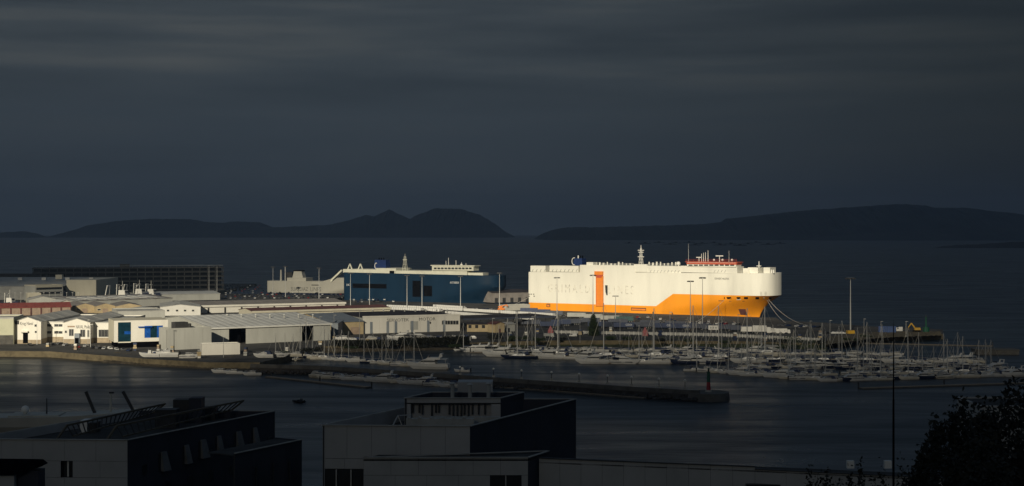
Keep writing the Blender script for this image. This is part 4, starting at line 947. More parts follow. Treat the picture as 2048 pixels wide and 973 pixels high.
MB().hull8([(2.2,-1.2,.6),(4.4,-1.2,.6),(4.4,1.2,.6),(2.2,1.2,.6)],[(2.2,-1.15,3.2),(4.0,-1.15,3.2),(4.0,1.15,3.2),(2.2,1.15,3.2)]).to('cab', M['white_paint'], lt)
MB().hull8([(4.32,-1.0,1.8),(4.46,-1.0,1.8),(4.46,1.0,1.8),(4.32,1.0,1.8)],[(4.1,-.95,2.9),(4.2,-.95,2.9),(4.2,.95,2.9),(4.1,.95,2.9)]).to('windscreen', M['dark_glass'], lt)
MB().bb(-4.5,4,-.5,.5,.7,1.1).to('chassis', M['dark_metal'], lt); add_wheels(lt,(-3.4,-2.3,3.3),1.0,WHB,.5)
for i,(px,py,sc) in enumerate(((1524,668,1.25),(1546,668,.85),(1558,668,.8),(1569,668,.8))): dup(lt, G(px,py), R(-6 if i else -3), sc, f'white box lorry at the pier root, {ORD(i+2)} from the left')
ct = thing('car', 'small white off-road car on the bank right of the boat yard', 'car', G(945,679), R(175)); o = link('body', CB['white'], ct); o.scale = (1.1,1.1,1.35); add_wheels(ct,(-1.3,1.3),.8)
ct = thing('van', 'white van standing by the fence left of the cypress', 'van', G(1146,674), R(178)); link('body', VB, ct); add_wheels(ct,(-1.4,1.4),.8)
ct = thing('lorry', 'grey open lorry standing left of the white van by the fence', 'lorry', G(1098,676), R(-10)); MB().bb(-3,1.2,-1.1,1.1,1,2.6).to('cargo_box', M['canvas_grey'], ct); MB().taper(1.3,3.2,-1.05,1.05,.5,2.6,0,.4,.1).to('cab', M['container_grey'], ct); add_wheels(ct,(-2,2.3),.95,WHB,.5)
# orange forklift by the light mast
fk = thing('forklift', 'orange reach stacker at the left end of the van rows', 'forklift', G(1003,622), R(10))
MB().taper(-3,2.4,-1.4,1.4,.7,2.2,.4,.3,.1).to('body', M['orange_paint'], fk); MB().taper(-1.2,.7,-.8,.8,2.2,4.0,.2,.3,.1).to('cab', M['orange_paint'], fk); MB().beam((-2.6,0,3.0),(4.2,0,4.6),.7).to('boom', M['orange_paint'], fk); MB().bb(3.8,4.5,-2.4,2.4,3.4,4.3).to('spreader', M['orange_paint'], fk); add_wheels(fk,(-2,1.7),1.3,WHB,.6)
# ---------------------------------------------------------------- light masts
def mast_proto():
    t_ = thing('light_mast', 'x', 'light mast')
    MB().cyl((0,0,0),(0,0,1),.32,.13,10).to('pole', M['mast_metal'], t_)
    MB().cyl((0,0,.992),(0,0,1.0),1.6,1.9,12).to('crown_ring', M['mast_metal'], t_)
    for i in range(6): a = i*math.pi/3; x,y = 1.7*math.cos(a),1.7*math.sin(a); MB().bb(x-.35,x+.35,y-.35,y+.35,.975,.995).to('floodlight', M['dark_metal'], t_)
    MB().bb(-.7,.7,-.7,.7,0,.012).to('foot', M['concrete'], t_)
    return t_
LM = [(418,592,532,'in the far car lot, left of a pair'),(434,590,531,'in the far car lot, right of a pair'),(546,592,534,'at the stern of the pale grey ferry'),(571,594,533,'beside the funnel of the pale grey ferry'),(638,598,536,'before the bow lettering of the pale grey ferry'),
      (701,612,546,'before the stern of the blue ship'),(739,616,548,'left of the middle of the blue ship'),(814,618,551,'left of the dark ramp recess of the blue ship'),(844,618,552,'right of the dark ramp recess of the blue ship'),(921,620,553,'before the bow openings of the blue ship'),(999,622,546,'just right of the blue ship bow'),
      (1114,640,555,'before the left half of the white hull'),(1186,646,550,'beside the orange side ramp'),(1231,648,592,'short, before the white hull right of the ramp'),(1381,658,562,'before the orange step of the hull, left of a pair'),(1405,660,555,'before the orange step of the hull, right of a pair'),(1701,664,556,'alone on the pier, tall and pale with a yellow foot')]
mp_ = mast_proto()
for i,(px,pb,pt_,lb) in enumerate(LM):
    p = G(px,pb); h_ = Zat(pt_, p.y)-3; lab = 'tall light mast '+lb
    th = 1.5 if i == len(LM)-1 else 1.05
    if i == 0: mp_.location = p; mp_.scale = (th,th,h_); mp_['label'] = lab; mp_['group'] = 'port light masts'
    else: dup(mp_, p, 0, (th,th,h_), lab)
yb = thing('concrete_block', 'yellow painted block at the foot of the lone pier light mast', 'block', G(1701,667.5), R(10)); MB().taper(-2.2,2.2,-1.5,1.5,0,1.9,.1,.1,.1).to('block', M['yellow'], yb); MB().cyl((0,0,1.9),(0,0,2.2),.3,n=8).to('lifting_eye', M['dark_metal'], yb)
# fence along the marina bank
fa, fb, fc = G(1105,668), G(1440,674), G(1640,684)
fe = thing('fence', 'long fence with white posts between the quay yard and the marina bank', 'fence', fa)
pm_ = MB().bb(-.13,.13,-.13,.13,0,2.2).mesh('post', M['white_paint']); NP = 74
for i in range(NP):
    t_ = i/(NP-1)*2; p = fa.lerp(fb,t_) if t_ < 1 else fb.lerp(fc,t_-1); link('post', pm_, fe, p-fa)
for z_ in (.5,2.0):
    MB().beam(Vector((0,0,z_)),fb-fa+Vector((0,0,z_)),.09).beam(fb-fa+Vector((0,0,z_)),fc-fa+Vector((0,0,z_)),.09).to('rail', M['mast_metal'], fe)
MB().beam(Vector((0,.1,1.2)),fb-fa+Vector((0,.1,1.2)),.03,1.3).to('mesh_panel', M['grey_roof'], fe); MB().beam(fb-fa+Vector((0,.1,1.2)),fc-fa+Vector((0,.1,1.2)),.03,1.3).to('mesh_panel', M['grey_roof'], fe)
sg = thing('billboard', 'white billboard on two posts above the fence below the orange bow', 'billboard', G(1427,674))
MB().bb(-3,3,-.1,.1,4.0,6.6).to('board', M['white_paint'], sg)
for x in (-1.6,1.6): MB().cyl((x,.15,0),(x,.15,4.2),.14,n=6).to('post', M['mast_metal'], sg)
for i in range(3): MB().bb(-2+i*1.5,-1.2+i*1.5,-.14,-.1,4.8,5.8).to('faded_mark', M['container_grey'], sg)
for i,(px,py) in enumerate(((1101,670),(1290,673))):
    t_ = thing('pavilion', f'small faded red pointed tent by the fence, {"left" if i==0 else "right"} one', 'tent', G(px,py), group='faded red tents')
    for a,b in ((-1.4,-1.4),(1.4,-1.4),(1.4,1.4),(-1.4,1.4)): MB().cyl((a,b,0),(a,b,2.4),.08,n=5).to('pole', M['mast_metal'], t_)
    MB().hull8([(-1.7,-1.7,2.2),(1.7,-1.7,2.2),(1.7,1.7,2.2),(-1.7,1.7,2.2)],[(-.1,-.1,5.4),(.1,-.1,5.4),(.1,.1,5.4),(-.1,.1,5.4)]).to('canopy', M['pink_canvas'], t_)
    MB().bb(-1.6,1.6,-1.55,-1.5,.3,2.3).to('front_flap', M['pink_canvas'], t_)
# pier end: container, vans, excavator, green light
cb = thing('container', 'blue shipping container on the pier end', 'container', G(1774,665,4.2), R(-3)); MB().bb(-5.2,5.2,-1.3,1.3,0,3.6).to('body', pm('pier_blue',(0.05,0.10,0.26),.55,.2,.4), cb)
for i in range(11): MB().bb(-5+i,-4.8+i,-1.36,-1.3,.1,3.5).to('rib', M['container_blue'], cb)
ct = thing('van', 'white van on the pier right of the blue container', 'van', G(1793,664,4.2), R(-12)); o = link('body', VB, ct); o.scale = (1.2,1.2,1.4); add_wheels(ct,(-1.6,1.6),1.0)
ct = thing('van', 'white high-sided van left of the yellow excavator', 'van', G(1802,664,4.2), R(70)); o = link('body', VB, ct); o.scale = (1.2,1.3,1.6); add_wheels(ct,(-1.6,1.6),1.1)
ex = thing('excavator', 'yellow tracked excavator with bent arm on the pier end', 'excavator', G(1833,664,4.4), R(178))
for y in (-1.2,1.2):
    o = MB().taper(-2.2,2.2,y-.35,y+.35,0,.95,.3,.3).to('track', M['tyre'], ex)
MB().taper(-2.2,1.4,-1.3,1.3,1.1,2.5,.2,.2,.1).to('body', M['yellow'], ex); MB().taper(-.2,1.5,-1.25,.1,2.5,3.9,.1,.35,.1).to('cab', M['dark_glass'], ex)
MB().beam((1.0,.4,2.2),(3.2,.4,5.2),.55,.7).to('boom', M['yellow'], ex); MB().beam((3.1,.4,5.3),(5.0,.4,2.6),.45,.55).to('stick', M['yellow'], ex); MB().taper(4.5,5.7,-.1,.9,1.2,2.5,.2,.1,0).to('bucket', M['steel_brown'], ex)
gb = thing('harbour_beacon', 'green light beacon with drum base at the pier end', 'beacon', G(1852,664,4.4))
MB().cyl((0,0,0),(0,0,2.8),2.0,1.9,14).to('base', M['green_paint'], gb); MB().cyl((0,0,2.8),(0,0,8.6),.55,.4,10).to('tower', M['green_paint'], gb); MB().cyl((0,0,8.6),(0,0,8.8),.9,.9,10).to('gallery', M['green_paint'], gb); MB().cyl((0,0,8.8),(0,0,10.2),.35,.2,8).to('lantern', M['dark_glass'], gb)
for i,(px,py,c) in enumerate(((1655,668,'black'),(1668,668,'white'),(1676,668,'white'),(1684,668,'white'))): car(G(px,py), R(5), c, f'{c} vehicle parked at the pier root, {ORD(i+1)} from the left', 'vehicles at the pier root')
# ---------------------------------------------------------------- boats
def hull_mb(L, B, D, fb=.0, sheer=.35, tr=.75, n=9, z0=-.35):
    """boat hull: returns builder with closed hull, x from -L/2 (stern) to L/2 (bow)"""
    rings = []
    for i in range(n+1):
        u = i/n; x = -L/2+L*u; h = B/2*(tr+(1-tr)*min(1,u*2.2)) if u < .5 else B/2*max(.02,(1-((u-.5)/.5)**2.2))
        zt = D+sheer*(max(0,u-.3)/.7)**2; zk = z0+ (.75*D*max(0,(u-.75)/.25)**2)
        xo = .06*L*max(0,(u-.7)/.3)**2
        rings.append([(x+xo,-h,zt),(x+xo*.6,-h*.93,zt*.5),(x,-h*.55,zk),(x,h*.55,zk),(x+xo*.6,h*.93,zt*.5),(x+xo,h,zt)])
    return MB().loft(rings)
def sail_proto(hmat, cover, L=10.5, mh=13.5):
    t_ = thing('sailboat', 'x', 'sailboat'); B = L*.31; D = .9
    h_ = hull_mb(L,B,D).to('hull', hmat, t_)
    MB().bb(-L*.47,L*.30,-B*.42,B*.42,D+.02,D+.1).to('deck', M['gel_cream'], h_)
    c_ = MB().taper(-L*.16,L*.24,-B*.29,B*.29,D+.1,D+.62,.15,1.1,.12).to('cabin', M['gel_white'], t_)
    for sd in (-1,1): MB().hull8([(-L*.1,sd*B*.285,D+.25),(L*.1,sd*B*.285,D+.25),(L*.1,sd*B*.27,D+.25),(-L*.1,sd*B*.27,D+.25)],[(-L*.1,sd*(B*.285-.02),D+.45),(L*.08,sd*(B*.285-.02),D+.45),(L*.08,sd*B*.25,D+.45),(-L*.1,sd*B*.25,D+.45)]).to('window', M['dark_glass'], c_)
    MB().bb(-L*.42,-L*.18,-B*.2,B*.2,D+.08,D+.16).to('cockpit_floor', M['teak'], t_)
    MB().taper(-L*.24,-L*.13,-B*.33,B*.33,D+.5,D+1.35,.1,.5,.15).to('spray_hood', cover, t_)
    m_ = MB().cyl((L*.08,0,D+.1),(L*.08,0,D+mh),.17,.11,6).to('mast', M['mast_metal'], t_)
    for k in (.45,.72): MB().bb(L*.08-.06,L*.08+.06,-.9*(1.2-k),.9*(1.2-k),D+mh*k-.05,D+mh*k+.05).to('spreader', M['mast_metal'], m_)
    bm_ = MB().cyl((L*.07,0,D+1.55),(-L*.34,0,D+1.6),.09,n=6).to('boom', M['mast_metal'], t_); MB().cyl((L*.05,0,D+1.8),(-L*.32,0,D+1.75),.26,.14,7).to('sail_cover', cover, bm_)
    MB().cyl((L*.5,0,D+.35),(L*.085,0,D+mh*.93),.07,.05,5).to('furled_jib', M['gel_cream'], t_)
    MB().cyl((-L*.48,0,D+.05),(L*.08,0,D+mh),.03,n=4).to('backstay', M['mast_metal'], t_)
    for sd in (-1,1): MB().cyl((L*.05,sd*B*.45,D),(L*.08,0,D+mh*.95),.03,n=4).to('shroud', M['mast_metal'], t_)
    MB().cyl((L*.46,-B*.1,D+.3),(L*.46,-B*.1,D+1.0),.04,n=4).cyl((L*.46,B*.1,D+.3),(L*.46,B*.1,D+1.0),.04,n=4).beam((L*.46,-B*.1,D+1),(L*.46,B*.1,D+1),.06).to('pulpit', M['mast_metal'], t_)
    return t_
def motor_proto(hmat, L=10.0, fly=True, canv=None):
    t_ = thing('motorboat', 'x', 'motorboat'); B = L*.33; D = .115*L+.1
    h_ = hull_mb(L,B,D,sheer=.06*L,tr=.9).to('hull', hmat, t_)
    MB().bb(-L*.48,L*.2,-B*.44,B*.44,D+.02,D+.09).to('deck', M['gel_cream'], h_)
    MB().hull8([(-L*.49,-B*.455,D*.45),(L*.3,-B*.47,D*.5),(L*.3,-B*.45,D*.5),(-L*.49,-B*.43,D*.45)],[(-L*.49,-B*.475,D*.62),(L*.3,-B*.47,D*.7),(L*.3,-B*.45,D*.7),(-L*.49,-B*.43,D*.62)]).to('rub_strip', M['hull_navy'], h_)
    c_ = MB().taper(-L*.18,L*.3,-B*.38,B*.38,D+.09,D+.11*L,.1,L*.18,.1).to('cabin', M['gel_white'], t_)
    MB().taper(-L*.185,L*.2,-B*.395,B*.395,D+.05*L,D+.09*L,.02,L*.055,.04).to('window_band', M['dark_glass'], c_)
    MB().bb(-L*.51,-L*.46,-B*.4,B*.4,.15,.25).to('swim_platform', M['teak'], t_)
    if fly:
        f_ = MB().taper(-L*.3,L*.08,-B*.36,B*.36,D+.11*L,D+.16*L,0,L*.07,.05).to('flybridge', M['gel_white'], t_)
        MB().hull8([(L*.0,-B*.3,D+.16*L),(L*.03,-B*.3,D+.16*L),(L*.03,B*.3,D+.16*L),(L*.0,B*.3,D+.16*L)],[(-L*.03,-B*.28,D+.2*L),(-L*.01,-B*.28,D+.2*L),(-L*.01,B*.28,D+.2*L),(-L*.03,B*.28,D+.2*L)]).to('windscreen', M['dark_glass'], f_)
        a_ = MB()
        for sd in (-1,1): a_.beam((-L*.27,sd*B*.34,D+.13*L),(-L*.32,sd*B*.3,D+.25*L),.22,.5)
        a_.beam((-L*.32,-B*.31,D+.25*L),(-L*.32,B*.31,D+.25*L),.5,.2).to('radar_arch', M['gel_white'], t_)
        for sd in (-1,1): MB().cyl((-L*.44,sd*B*.38,D),(-L*.44,sd*B*.38,D+.12*L),.06,n=5).to('awning_post', M['mast_metal'], t_)
        MB().bb(-L*.46,-L*.28,-B*.38,B*.38,D+.12*L,D+.125*L).to('awning', M['gel_white'], t_)
    else:
        MB().hull8([(L*.02,-B*.34,D+.1*L),(L*.05,-B*.34,D+.1*L),(L*.05,B*.34,D+.1*L),(L*.02,B*.34,D+.1*L)],[(-L*.05,-B*.3,D+.16*L),(-L*.03,-B*.3,D+.16*L),(-L*.03,B*.3,D+.16*L),(-L*.05,B*.3,D+.16*L)]).to('windscreen', M['dark_glass'], t_)
        if canv: MB().taper(-L*.42,-L*.02,-B*.38,B*.38,D+.1,D+.17*L,.1*L,.03*L,.2).to('canvas_cover', canv, t_)
        MB().bb(-L*.55,-L*.49,-.3,.3,.1,D+.5).to('outboard_motor', M['hull_black'], t_)
    r_ = MB()
    for i in range(4):
        for sd in (-1,1):
            x_ = L*(.1+.1*i); hw = B/2*max(.05,1-((x_/L+.0)/.5)**2.2)*.95; r_.cyl((x_,sd*hw,D),(x_,sd*hw,D+.9),.03,n=4)
    hws = [(L*(.1+.1*i), B/2*max(.05,1-((.1+.1*i)/.5)**2.2)*.95) for i in range(4)]; pp = [(x_,-h,D+.9) for x_,h in hws]+[(x_,h,D+.9) for x_,h in reversed(hws)]
    for a,b in zip(pp,pp[1:]): r_.cyl(a,b,.03,n=4)
    r_.to('bow_rail', M['mast_metal'], t_)
    return t_
def small_proto(hmat):
    t_ = thing('open_boat', 'x', 'boat'); L,B,D = 6.2,2.2,.75
    h_ = hull_mb(L,B,D,tr=.9).to('hull', hmat, t_)
    MB().bb(-2.7,1.4,-.85,.85,D+.02,D+.06).to('deck', M['gel_cream'], h_)
    MB().taper(-.5,.6,-.45,.45,D+.06,D+1.0,.1,.2,.05).to('console', M['gel_white'], t_); MB().taper(.25,.55,-.42,.42,D+1.0,D+1.45,.0,.2,.05).to('windscreen', M['dark_glass'], t_)
    MB().bb(-1.9,-1.2,-.7,.7,D+.06,D+.5).to('seat', M['canvas_blue'], t_); MB().taper(-3.5,-3.05,-.25,.25,.1,D+.75,.05,.05,.05).to('outboard_motor', M['hull_black'], t_)
    return t_
PR = {'sw': sail_proto(M['gel_white'],M['canvas_blue']), 'sc': sail_proto(M['gel_cream'],M['canvas_grey'],9.5,12.0), 'sn': sail_proto(M['hull_navy'],M['canvas_blue'],12.0,15.5),
      'mf': motor_proto(M['gel_white'],11), 'mc': motor_proto(M['gel_white'],8,False,M['canvas_blue']), 'mg': motor_proto(M['gel_cream'],7.5,False,M['canvas_grey']), 'mn': motor_proto(M['hull_navy'],9.5), 'mo': motor_proto(M['gel_white'],8.5,False), 'o': small_proto(M['gel_white'])}
BD = {'sw':'white sailing boat with blue boom cover','sc':'cream sailing boat with grey boom cover','sn':'dark-hulled sailing boat with tall mast','mf':'white motor yacht with flybridge','mc':'white motorboat with blue canvas cover','mg':'cream motorboat with grey canvas cover','mn':'dark-hulled motor yacht with flybridge','mo':'white open-backed motorboat','o':'small open white boat'}
used = set()
def boat(k, px, py, rz, sc, lb, z=0.0, group=None):
    p = G(px,py,z); s_ = sc if isinstance(sc,tuple) else (sc,sc,sc)
    if k not in used:
        used.add(k); r_ = PR[k]; r_.location = p; r_.rotation_euler.z = rz; r_.scale = s_; r_['label'] = lb
        if group: r_['group'] = group
        return r_
    return dup(PR[k], p, rz, s_, lb, group)
q = random.Random(31)
def pontoon(a, b, w, lb, fingers=0, fl=9):
    A, Bq = G(*a,0), G(*b,0); d = Bq-A; t_ = thing('pontoon', lb, 'pontoon', A, math.atan2(d.y,d.x)); Ln = d.length
    MB().bb(0,Ln,-w/2,w/2,-.3,.55).to('float_body', M['dark_concrete'], t_); MB().bb(.1,Ln-.1,-w/2+.1,w/2-.1,.56,.64).to('decking', M['teak'], t_)
    n = max(2,int(Ln/35))
    for i in range(n+1): MB().cyl((Ln*i/n,w/2+.4,-1),(Ln*i/n,w/2+.4,2.6),.3,n=8).to('pile', M['dark_metal'], t_)
    return t_
def marina_row(kinds, x0, x1, y0, y1, step, rlabel, group, rz=-90, jr=6, s0=.85, s1=1.15, dy=1.0):
    px = x0; i = 0
    while px < x1:
        k = q.choice(kinds); i += 1; t = (px-x0)/max(1,x1-x0)
        boat(k, px, y0+(y1-y0)*t+q.uniform(-dy,dy), R(rz+q.uniform(-jr,jr)+(180 if q.random()<.3 else 0)), q.uniform(s0,s1), f'{BD[k]}, {ORD(i)} from left in the {rlabel}', 0, group)
        px += step*q.uniform(.75,1.25)
S_, M_ = ['sw','sw','sc','sn'], ['mf','mc','mg','mo','mf']
# outer marina row, nearest the camera
marina_row(['sw','sc','mf','mc','mo','sw'],1390,1640,743,762,21,'outermost row, left part','boats in the outermost marina row',168,9,1.0,1.25)
marina_row(['sw','mf','mg','sc','mn','mc'],1655,2046,764,752,24,'outermost row, right part','boats in the right outermost marina row',190,9,1.0,1.3)
pontoon((1380,740),(1640,757.5),2.6,'long floating pontoon behind the outermost boats, left part'); pontoon((1642,759),(2048,747),2.6,'long floating pontoon behind the outermost boats, right part')
marina_row(['sw','sn','mf','mn','mc','sc'],1500,1995,736,741,26,'second marina row','boats in the second marina row',12,12,1.0,1.25)
marina_row(['sw','mf','sc','mg','sn'],1520,1960,722,727,27,'third marina row','boats in the third marina row',172,12,1.0,1.25)
pontoon((1500,729),(1990,734),2.2,'floating pontoon between the second and third boat rows')
marina_row(['sw','mc','sc','mo'],1560,1800,709,711,28,'fourth marina row','boats in the fourth marina row',8,10)
marina_row(['sw','sc','sw','mc','sn'],1480,1660,748,752,25,'inner left row','boats just behind the outermost row',12,12,1.0,1.25)
marina_row(['sc','sw','mo','sw'],1700,1990,750,747,27,'inner right row','boats just behind the right outermost row',172,12,1.0,1.25)
# middle part of the marina
marina_row(['mf','mf','sw','mn','mc'],1186,1450,727,728,30,'middle marina row','boats in the middle marina row',176,9,1.1,1.5)
pontoon((1178,722),(1460,722),2.4,'floating pontoon in the middle of the marina')
marina_row(['mc','sn','mo','sc','mn'],1230,1470,714,714,24,'row behind the middle','boats behind the middle pontoon',8,10,1.0,1.3)
marina_row(['mf','mc','mg','sw','mo','mn'],1225,1560,704,706,22,'row along the bank','boats along the grass bank',175,9,.9,1.2)
marina_row(['mf','mo','mn','mf','sw'],1000,1180,713,720,21,'large yacht row','large yachts left of the middle pontoon',160,12,1.3,1.7)
marina_row(['mf','mc','mg','mo','sw','mn'],930,1215,704,703,19,'left bank row','boats by the bank left of the marina',172,9,1.0,1.3)
pontoon((940,707),(1180,709),2.4,'floating pontoon below the bank at the left of the marina')
boat('sn',1040,717,R(175),1.5,'large black sailing yacht lying side-on with a very tall mast')
TM = ((1213,716,'sn',1.55),(1313,716,'sw',1.6),(1392,722,'sw',1.75),(1443,720,'sn',1.5),(1500,726,'sw',1.7),(1535,712,'sc',1.8),(1120,712,'sw',1.5),(1075,708,'sw',1.4))
for i,(px,py,k,sc) in enumerate(TM):
    boat(k,px,py,R(172),(sc,sc,sc*1.1),f'large {BD[k]}, {ORD(sorted(t[0] for t in TM).index(px)+1)} tallest mast from the left',0,'tall-masted yachts')
# inner harbour behind the breakwater
marina_row(['sw','sc','sn','sw','mo'],604,836,715,734,15,'row behind the breakwater','boats behind the breakwater root',172,10,.9,1.3)
marina_row(['mc','mf','mo','mg','mc'],640,935,756,776,19,'row before the breakwater','boats on the near side of the breakwater',168,8,1.0,1.3)
marina_row(['sw','mo','sc','mc'],520,600,722,722,18,'slipway row','boats by the slipway',172,9,.9,1.1)
boat('mf',858,738,R(170),(1.75,1.75,1.75),'large white motor yacht with flybridge passing inside the breakwater')
boat('o',925,744,R(165),1.2,'small open white boat right of the large motor yacht'); boat('o',1050,776,R(168),1.4,'small open white boat tied to the near side of the breakwater')
for i,(px,py) in enumerate(((442,746),(468,748),(505,751))): boat('mo',px,py,R(170+i*4),1.0,f'white open-backed motorboat by the breakwater root, {ORD(i+1)} of three from the left')
pontoon((536,756),(736,777),3.2,'dark floating pontoon in open water left of the breakwater'); pontoon((1000,776.5),(1290,799),1.6,'thin pale floating walkway along the near foot of the breakwater')
pontoon((1722,779),(2060,768),3.4,'dark floating pontoon in front of the outermost boats'); pontoon((1672,687),(1985,694),1.8,'thin pale floating walkway between pier and concrete caisson')
cs = thing('caisson', 'floating concrete block at the right end of the thin walkway', 'caisson', G(1990,708,0), R(-4)); MB().bb(-11,11,-6,6,-.5,2.2).to('body', M['dark_concrete'], cs); MB().bb(-11.3,11.3,-6.3,6.3,2.2,2.7).to('deck_slab', M['dark_concrete'], cs)
# boats ashore
for i,(px,py,k,a,sc) in enumerate(((300,712,'o',176,1.6),(333,712,'mo',178,1.5),(378,715,'mo',8,1.1),(528,714,'mc',175,1.2),(556,713,'mo',4,1.1),(590,712,'mg',172,1.0),(688,681,'mo',170,1.3),(708,684,'mc',175,1.1),(724,686,'mo',8,1.1),(745,680,'mg',5,1.0),
        (800,680,'mf',172,1.25),(822,684,'mo',176,1.2),(842,681,'mf',8,1.2),(865,684,'mo',170,1.4),(885,682,'mc',5,1.2),(905,681,'mo',176,1.3),(925,680,'mc',172,1.2),(780,686,'mo',4,1.2),(760,683,'mc',80,1.0),(858,678,'mc',85,1.0))):
    boat(k,px,py,R(a),sc,f'{BD[k]} ashore, {ORD(sorted([300,333,378,528,556,590,688,708,724,745,800,822,842,865,885,905,925,780,760,858]).index(px)+1)} from the left on land',3.55,'boats standing ashore')
    cr = thing('boat_cradle', f'dark timber cradle under the {ORD(i+1)} boat standing ashore', 'cradle', G(px,py), R(a), 'boat cradles')
    for x in (-2,2): MB().bb(x-.15,x+.15,-1.3,1.3,0,.5).to('bearer', M['dark_metal'], cr)
for i,(px,py,h_) in enumerate(((629,716,15),(652,712,14),(663,716,20),(681,712,18),(714,715,18),(746,716,22),(761,703,13),(785,705,14),(809,715,17),(812,716,16))): pass
# trawlers hauled out behind the sheds
def trawler(px, py, lb, sc=1.0):
    t_ = thing('trawler', lb, 'ship', G(px,py), R(-20)); t_.scale = (sc,sc,sc)
    hull_mb(26,7,6,sheer=2,tr=.9,z0=0.0).to('hull', M['hull_navy'], t_); w_ = MB().taper(2,9,-2.6,2.6,6,11,.2,.8,.2).to('wheelhouse', M['white_paint'], t_); MB().taper(7.3,8.95,-2.3,2.3,9,10.2,.02,.3,.1).to('window_band', M['dark_glass'], w_)
    g_ = MB()
    for y in (-2.8,2.8): g_.beam((-11,y,6),(-9.5,y*.7,14.5),.6)
    g_.beam((-9.5,-2.2,14.5),(-9.5,2.2,14.5),.9,.7).to('stern_gantry', M['white_paint'], t_)
    g_ = MB()
    for y in (-2.2,2.2): g_.beam((0,y,6),(0,y*.7,15.5),.5)
    g_.beam((0,-2,15.5),(0,2,15.5),.7).beam((0,-2.6,12),(0,2.6,12),.5).to('gallows', M['white_paint'], t_)
    MB().cyl((4.5,0,10.8),(4.5,0,19),.25,.12,6).to('mast', M['white_paint'], t_); MB().bb(4,5,-1.8,1.8,15,15.3).to('crosstree', M['white_paint'], t_)
trawler(236,606,'fishing trawler with white gantries behind the sheds, left of three',1.0); trawler(270,603,'fishing trawler with white gantries behind the sheds, middle of three',1.0); trawler(294,602,'fishing trawler with white gantries behind the sheds, right of three',.95)
trawler(12,618,'fishing trawler at the far left behind the red-roofed hangar',.8)
q = random.Random(8)
for i in range(12):
    px = 30+i*11.5; t_ = thing('quay_lamp', f'thin street lamp behind the red-roofed hangar, {ORD(i+1)} from the left', 'lamp', G(px,606), group='thin street lamps behind the hangar'); MB().cyl((0,0,0),(0,0,8.5),.14,.1,6).to('pole', M['mast_metal'], t_); MB().bb(-.6,.6,-.2,.2,8.5,8.75).to('lamp_head', M['mast_metal'], t_)
# ---------------------------------------------------------------- vegetation
def leaves(name, mat, blobs, n, size, parent, seed=1, flat=.6):
    """leaf-sized faces spread through a set of ellipsoid clumps (centre, radii)"""
    r_ = np.random.default_rng(seed); vol = np.array([b[1][0]*b[1][1]*b[1][2] for b in blobs]) ** .75; cnts = np.maximum(8,(n*vol/vol.sum()).astype(int)); P = []
    for (c,rad),k in zip(blobs,cnts):
        d = r_.normal(size=(k,3)); d /= np.linalg.norm(d,axis=1)[:,None]; rr = r_.uniform(.25,1,size=(k,1))**.55
        P.append(np.array(c)+d*rr*np.array(rad)*(1+.18*r_.normal(size=(k,1))))
    P = np.concatenate(P); k = len(P); a = r_.normal(size=(k,3)); a /= np.linalg.norm(a,axis=1)[:,None]; b = np.cross(a, r_.normal(size=(k,3))); b /= np.linalg.norm(b,axis=1)[:,None]
    s_ = size*r_.uniform(.55,1.3,size=(k,1)); V = np.stack([P-a*s_, P+b*s_*flat, P+a*s_, P-b*s_*flat],1).reshape(-1,3)
    me = bpy.data.meshes.new(name); me.vertices.add(len(V)); me.vertices.foreach_set('co', V.astype(np.float32).ravel())
    me.loops.add(4*k); me.loops.foreach_set('vertex_index', np.arange(4*k,dtype=np.int32)); me.polygons.add(k); me.polygons.foreach_set('loop_start', np.arange(0,4*k,4,dtype=np.int32))
    me.update(calc_edges=True); me.materials.append(mat); return link(name, me, parent)
def shrub(px, py, w, h, lb, mat='leaf', seed=1, n=900, d=None, name='shrub', cat='shrub', z=3.0):
    t_ = thing(name, lb, cat, G(px,py,z)); q_ = random.Random(seed); d = d or w*.6
    bl = [((q_.uniform(-w/2,w/2)*.8, q_.uniform(-d/2,d/2)*.8, h*q_.uniform(.35,.62)), (w*q_.uniform(.16,.26)+.3, d*.3+.3, h*q_.uniform(.3,.42))) for _ in range(max(4,int(w/1.6)))]
    leaves('foliage', M[mat], bl, n, .32, t_, seed)
    MB().cyl((0,0,0),(0,0,h*.5),.14,.07,6).to('stem', M['bark'], t_)
cy = thing('cypress_tree', 'dark green cone-shaped evergreen tree behind the white-post fence', 'tree', G(1187,672))
leaves('crown', M['leaf'], [((0,0,1.2+i*1.35),(2.9*(1-(i/9)**2)+.5,)*2+(1.3,)) for i in range(9)], 5200, .3, cy, 3); MB().cyl((0,0,0),(0,0,9),.3,.06,8).to('trunk', M['bark'], cy)
for i,(a,b,py,h,lb) in enumerate(((800,888,690,4.2,'long clipped dark hedge below the boats ashore, right part'),(668,790,692,3.2,'long clipped dark hedge below the boats ashore, left part'),(890,935,690,4.8,'dark rounded hedge at the right end of the boats ashore'))):
    A, Bq = G(a,py), G(b,py); t_ = thing('hedge', lb, 'hedge', A); Ln = Bq.x-A.x; n_ = int(Ln/1.4)
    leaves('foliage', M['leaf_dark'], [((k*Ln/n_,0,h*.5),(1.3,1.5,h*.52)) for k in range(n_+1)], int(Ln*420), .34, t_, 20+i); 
    for k in range(4): MB().cyl((Ln*(k+.5)/4,0,0),(Ln*(k+.5)/4,0,h*.6),.12,.06,5).to('stem', M['bark'], t_)
q = random.Random(77)
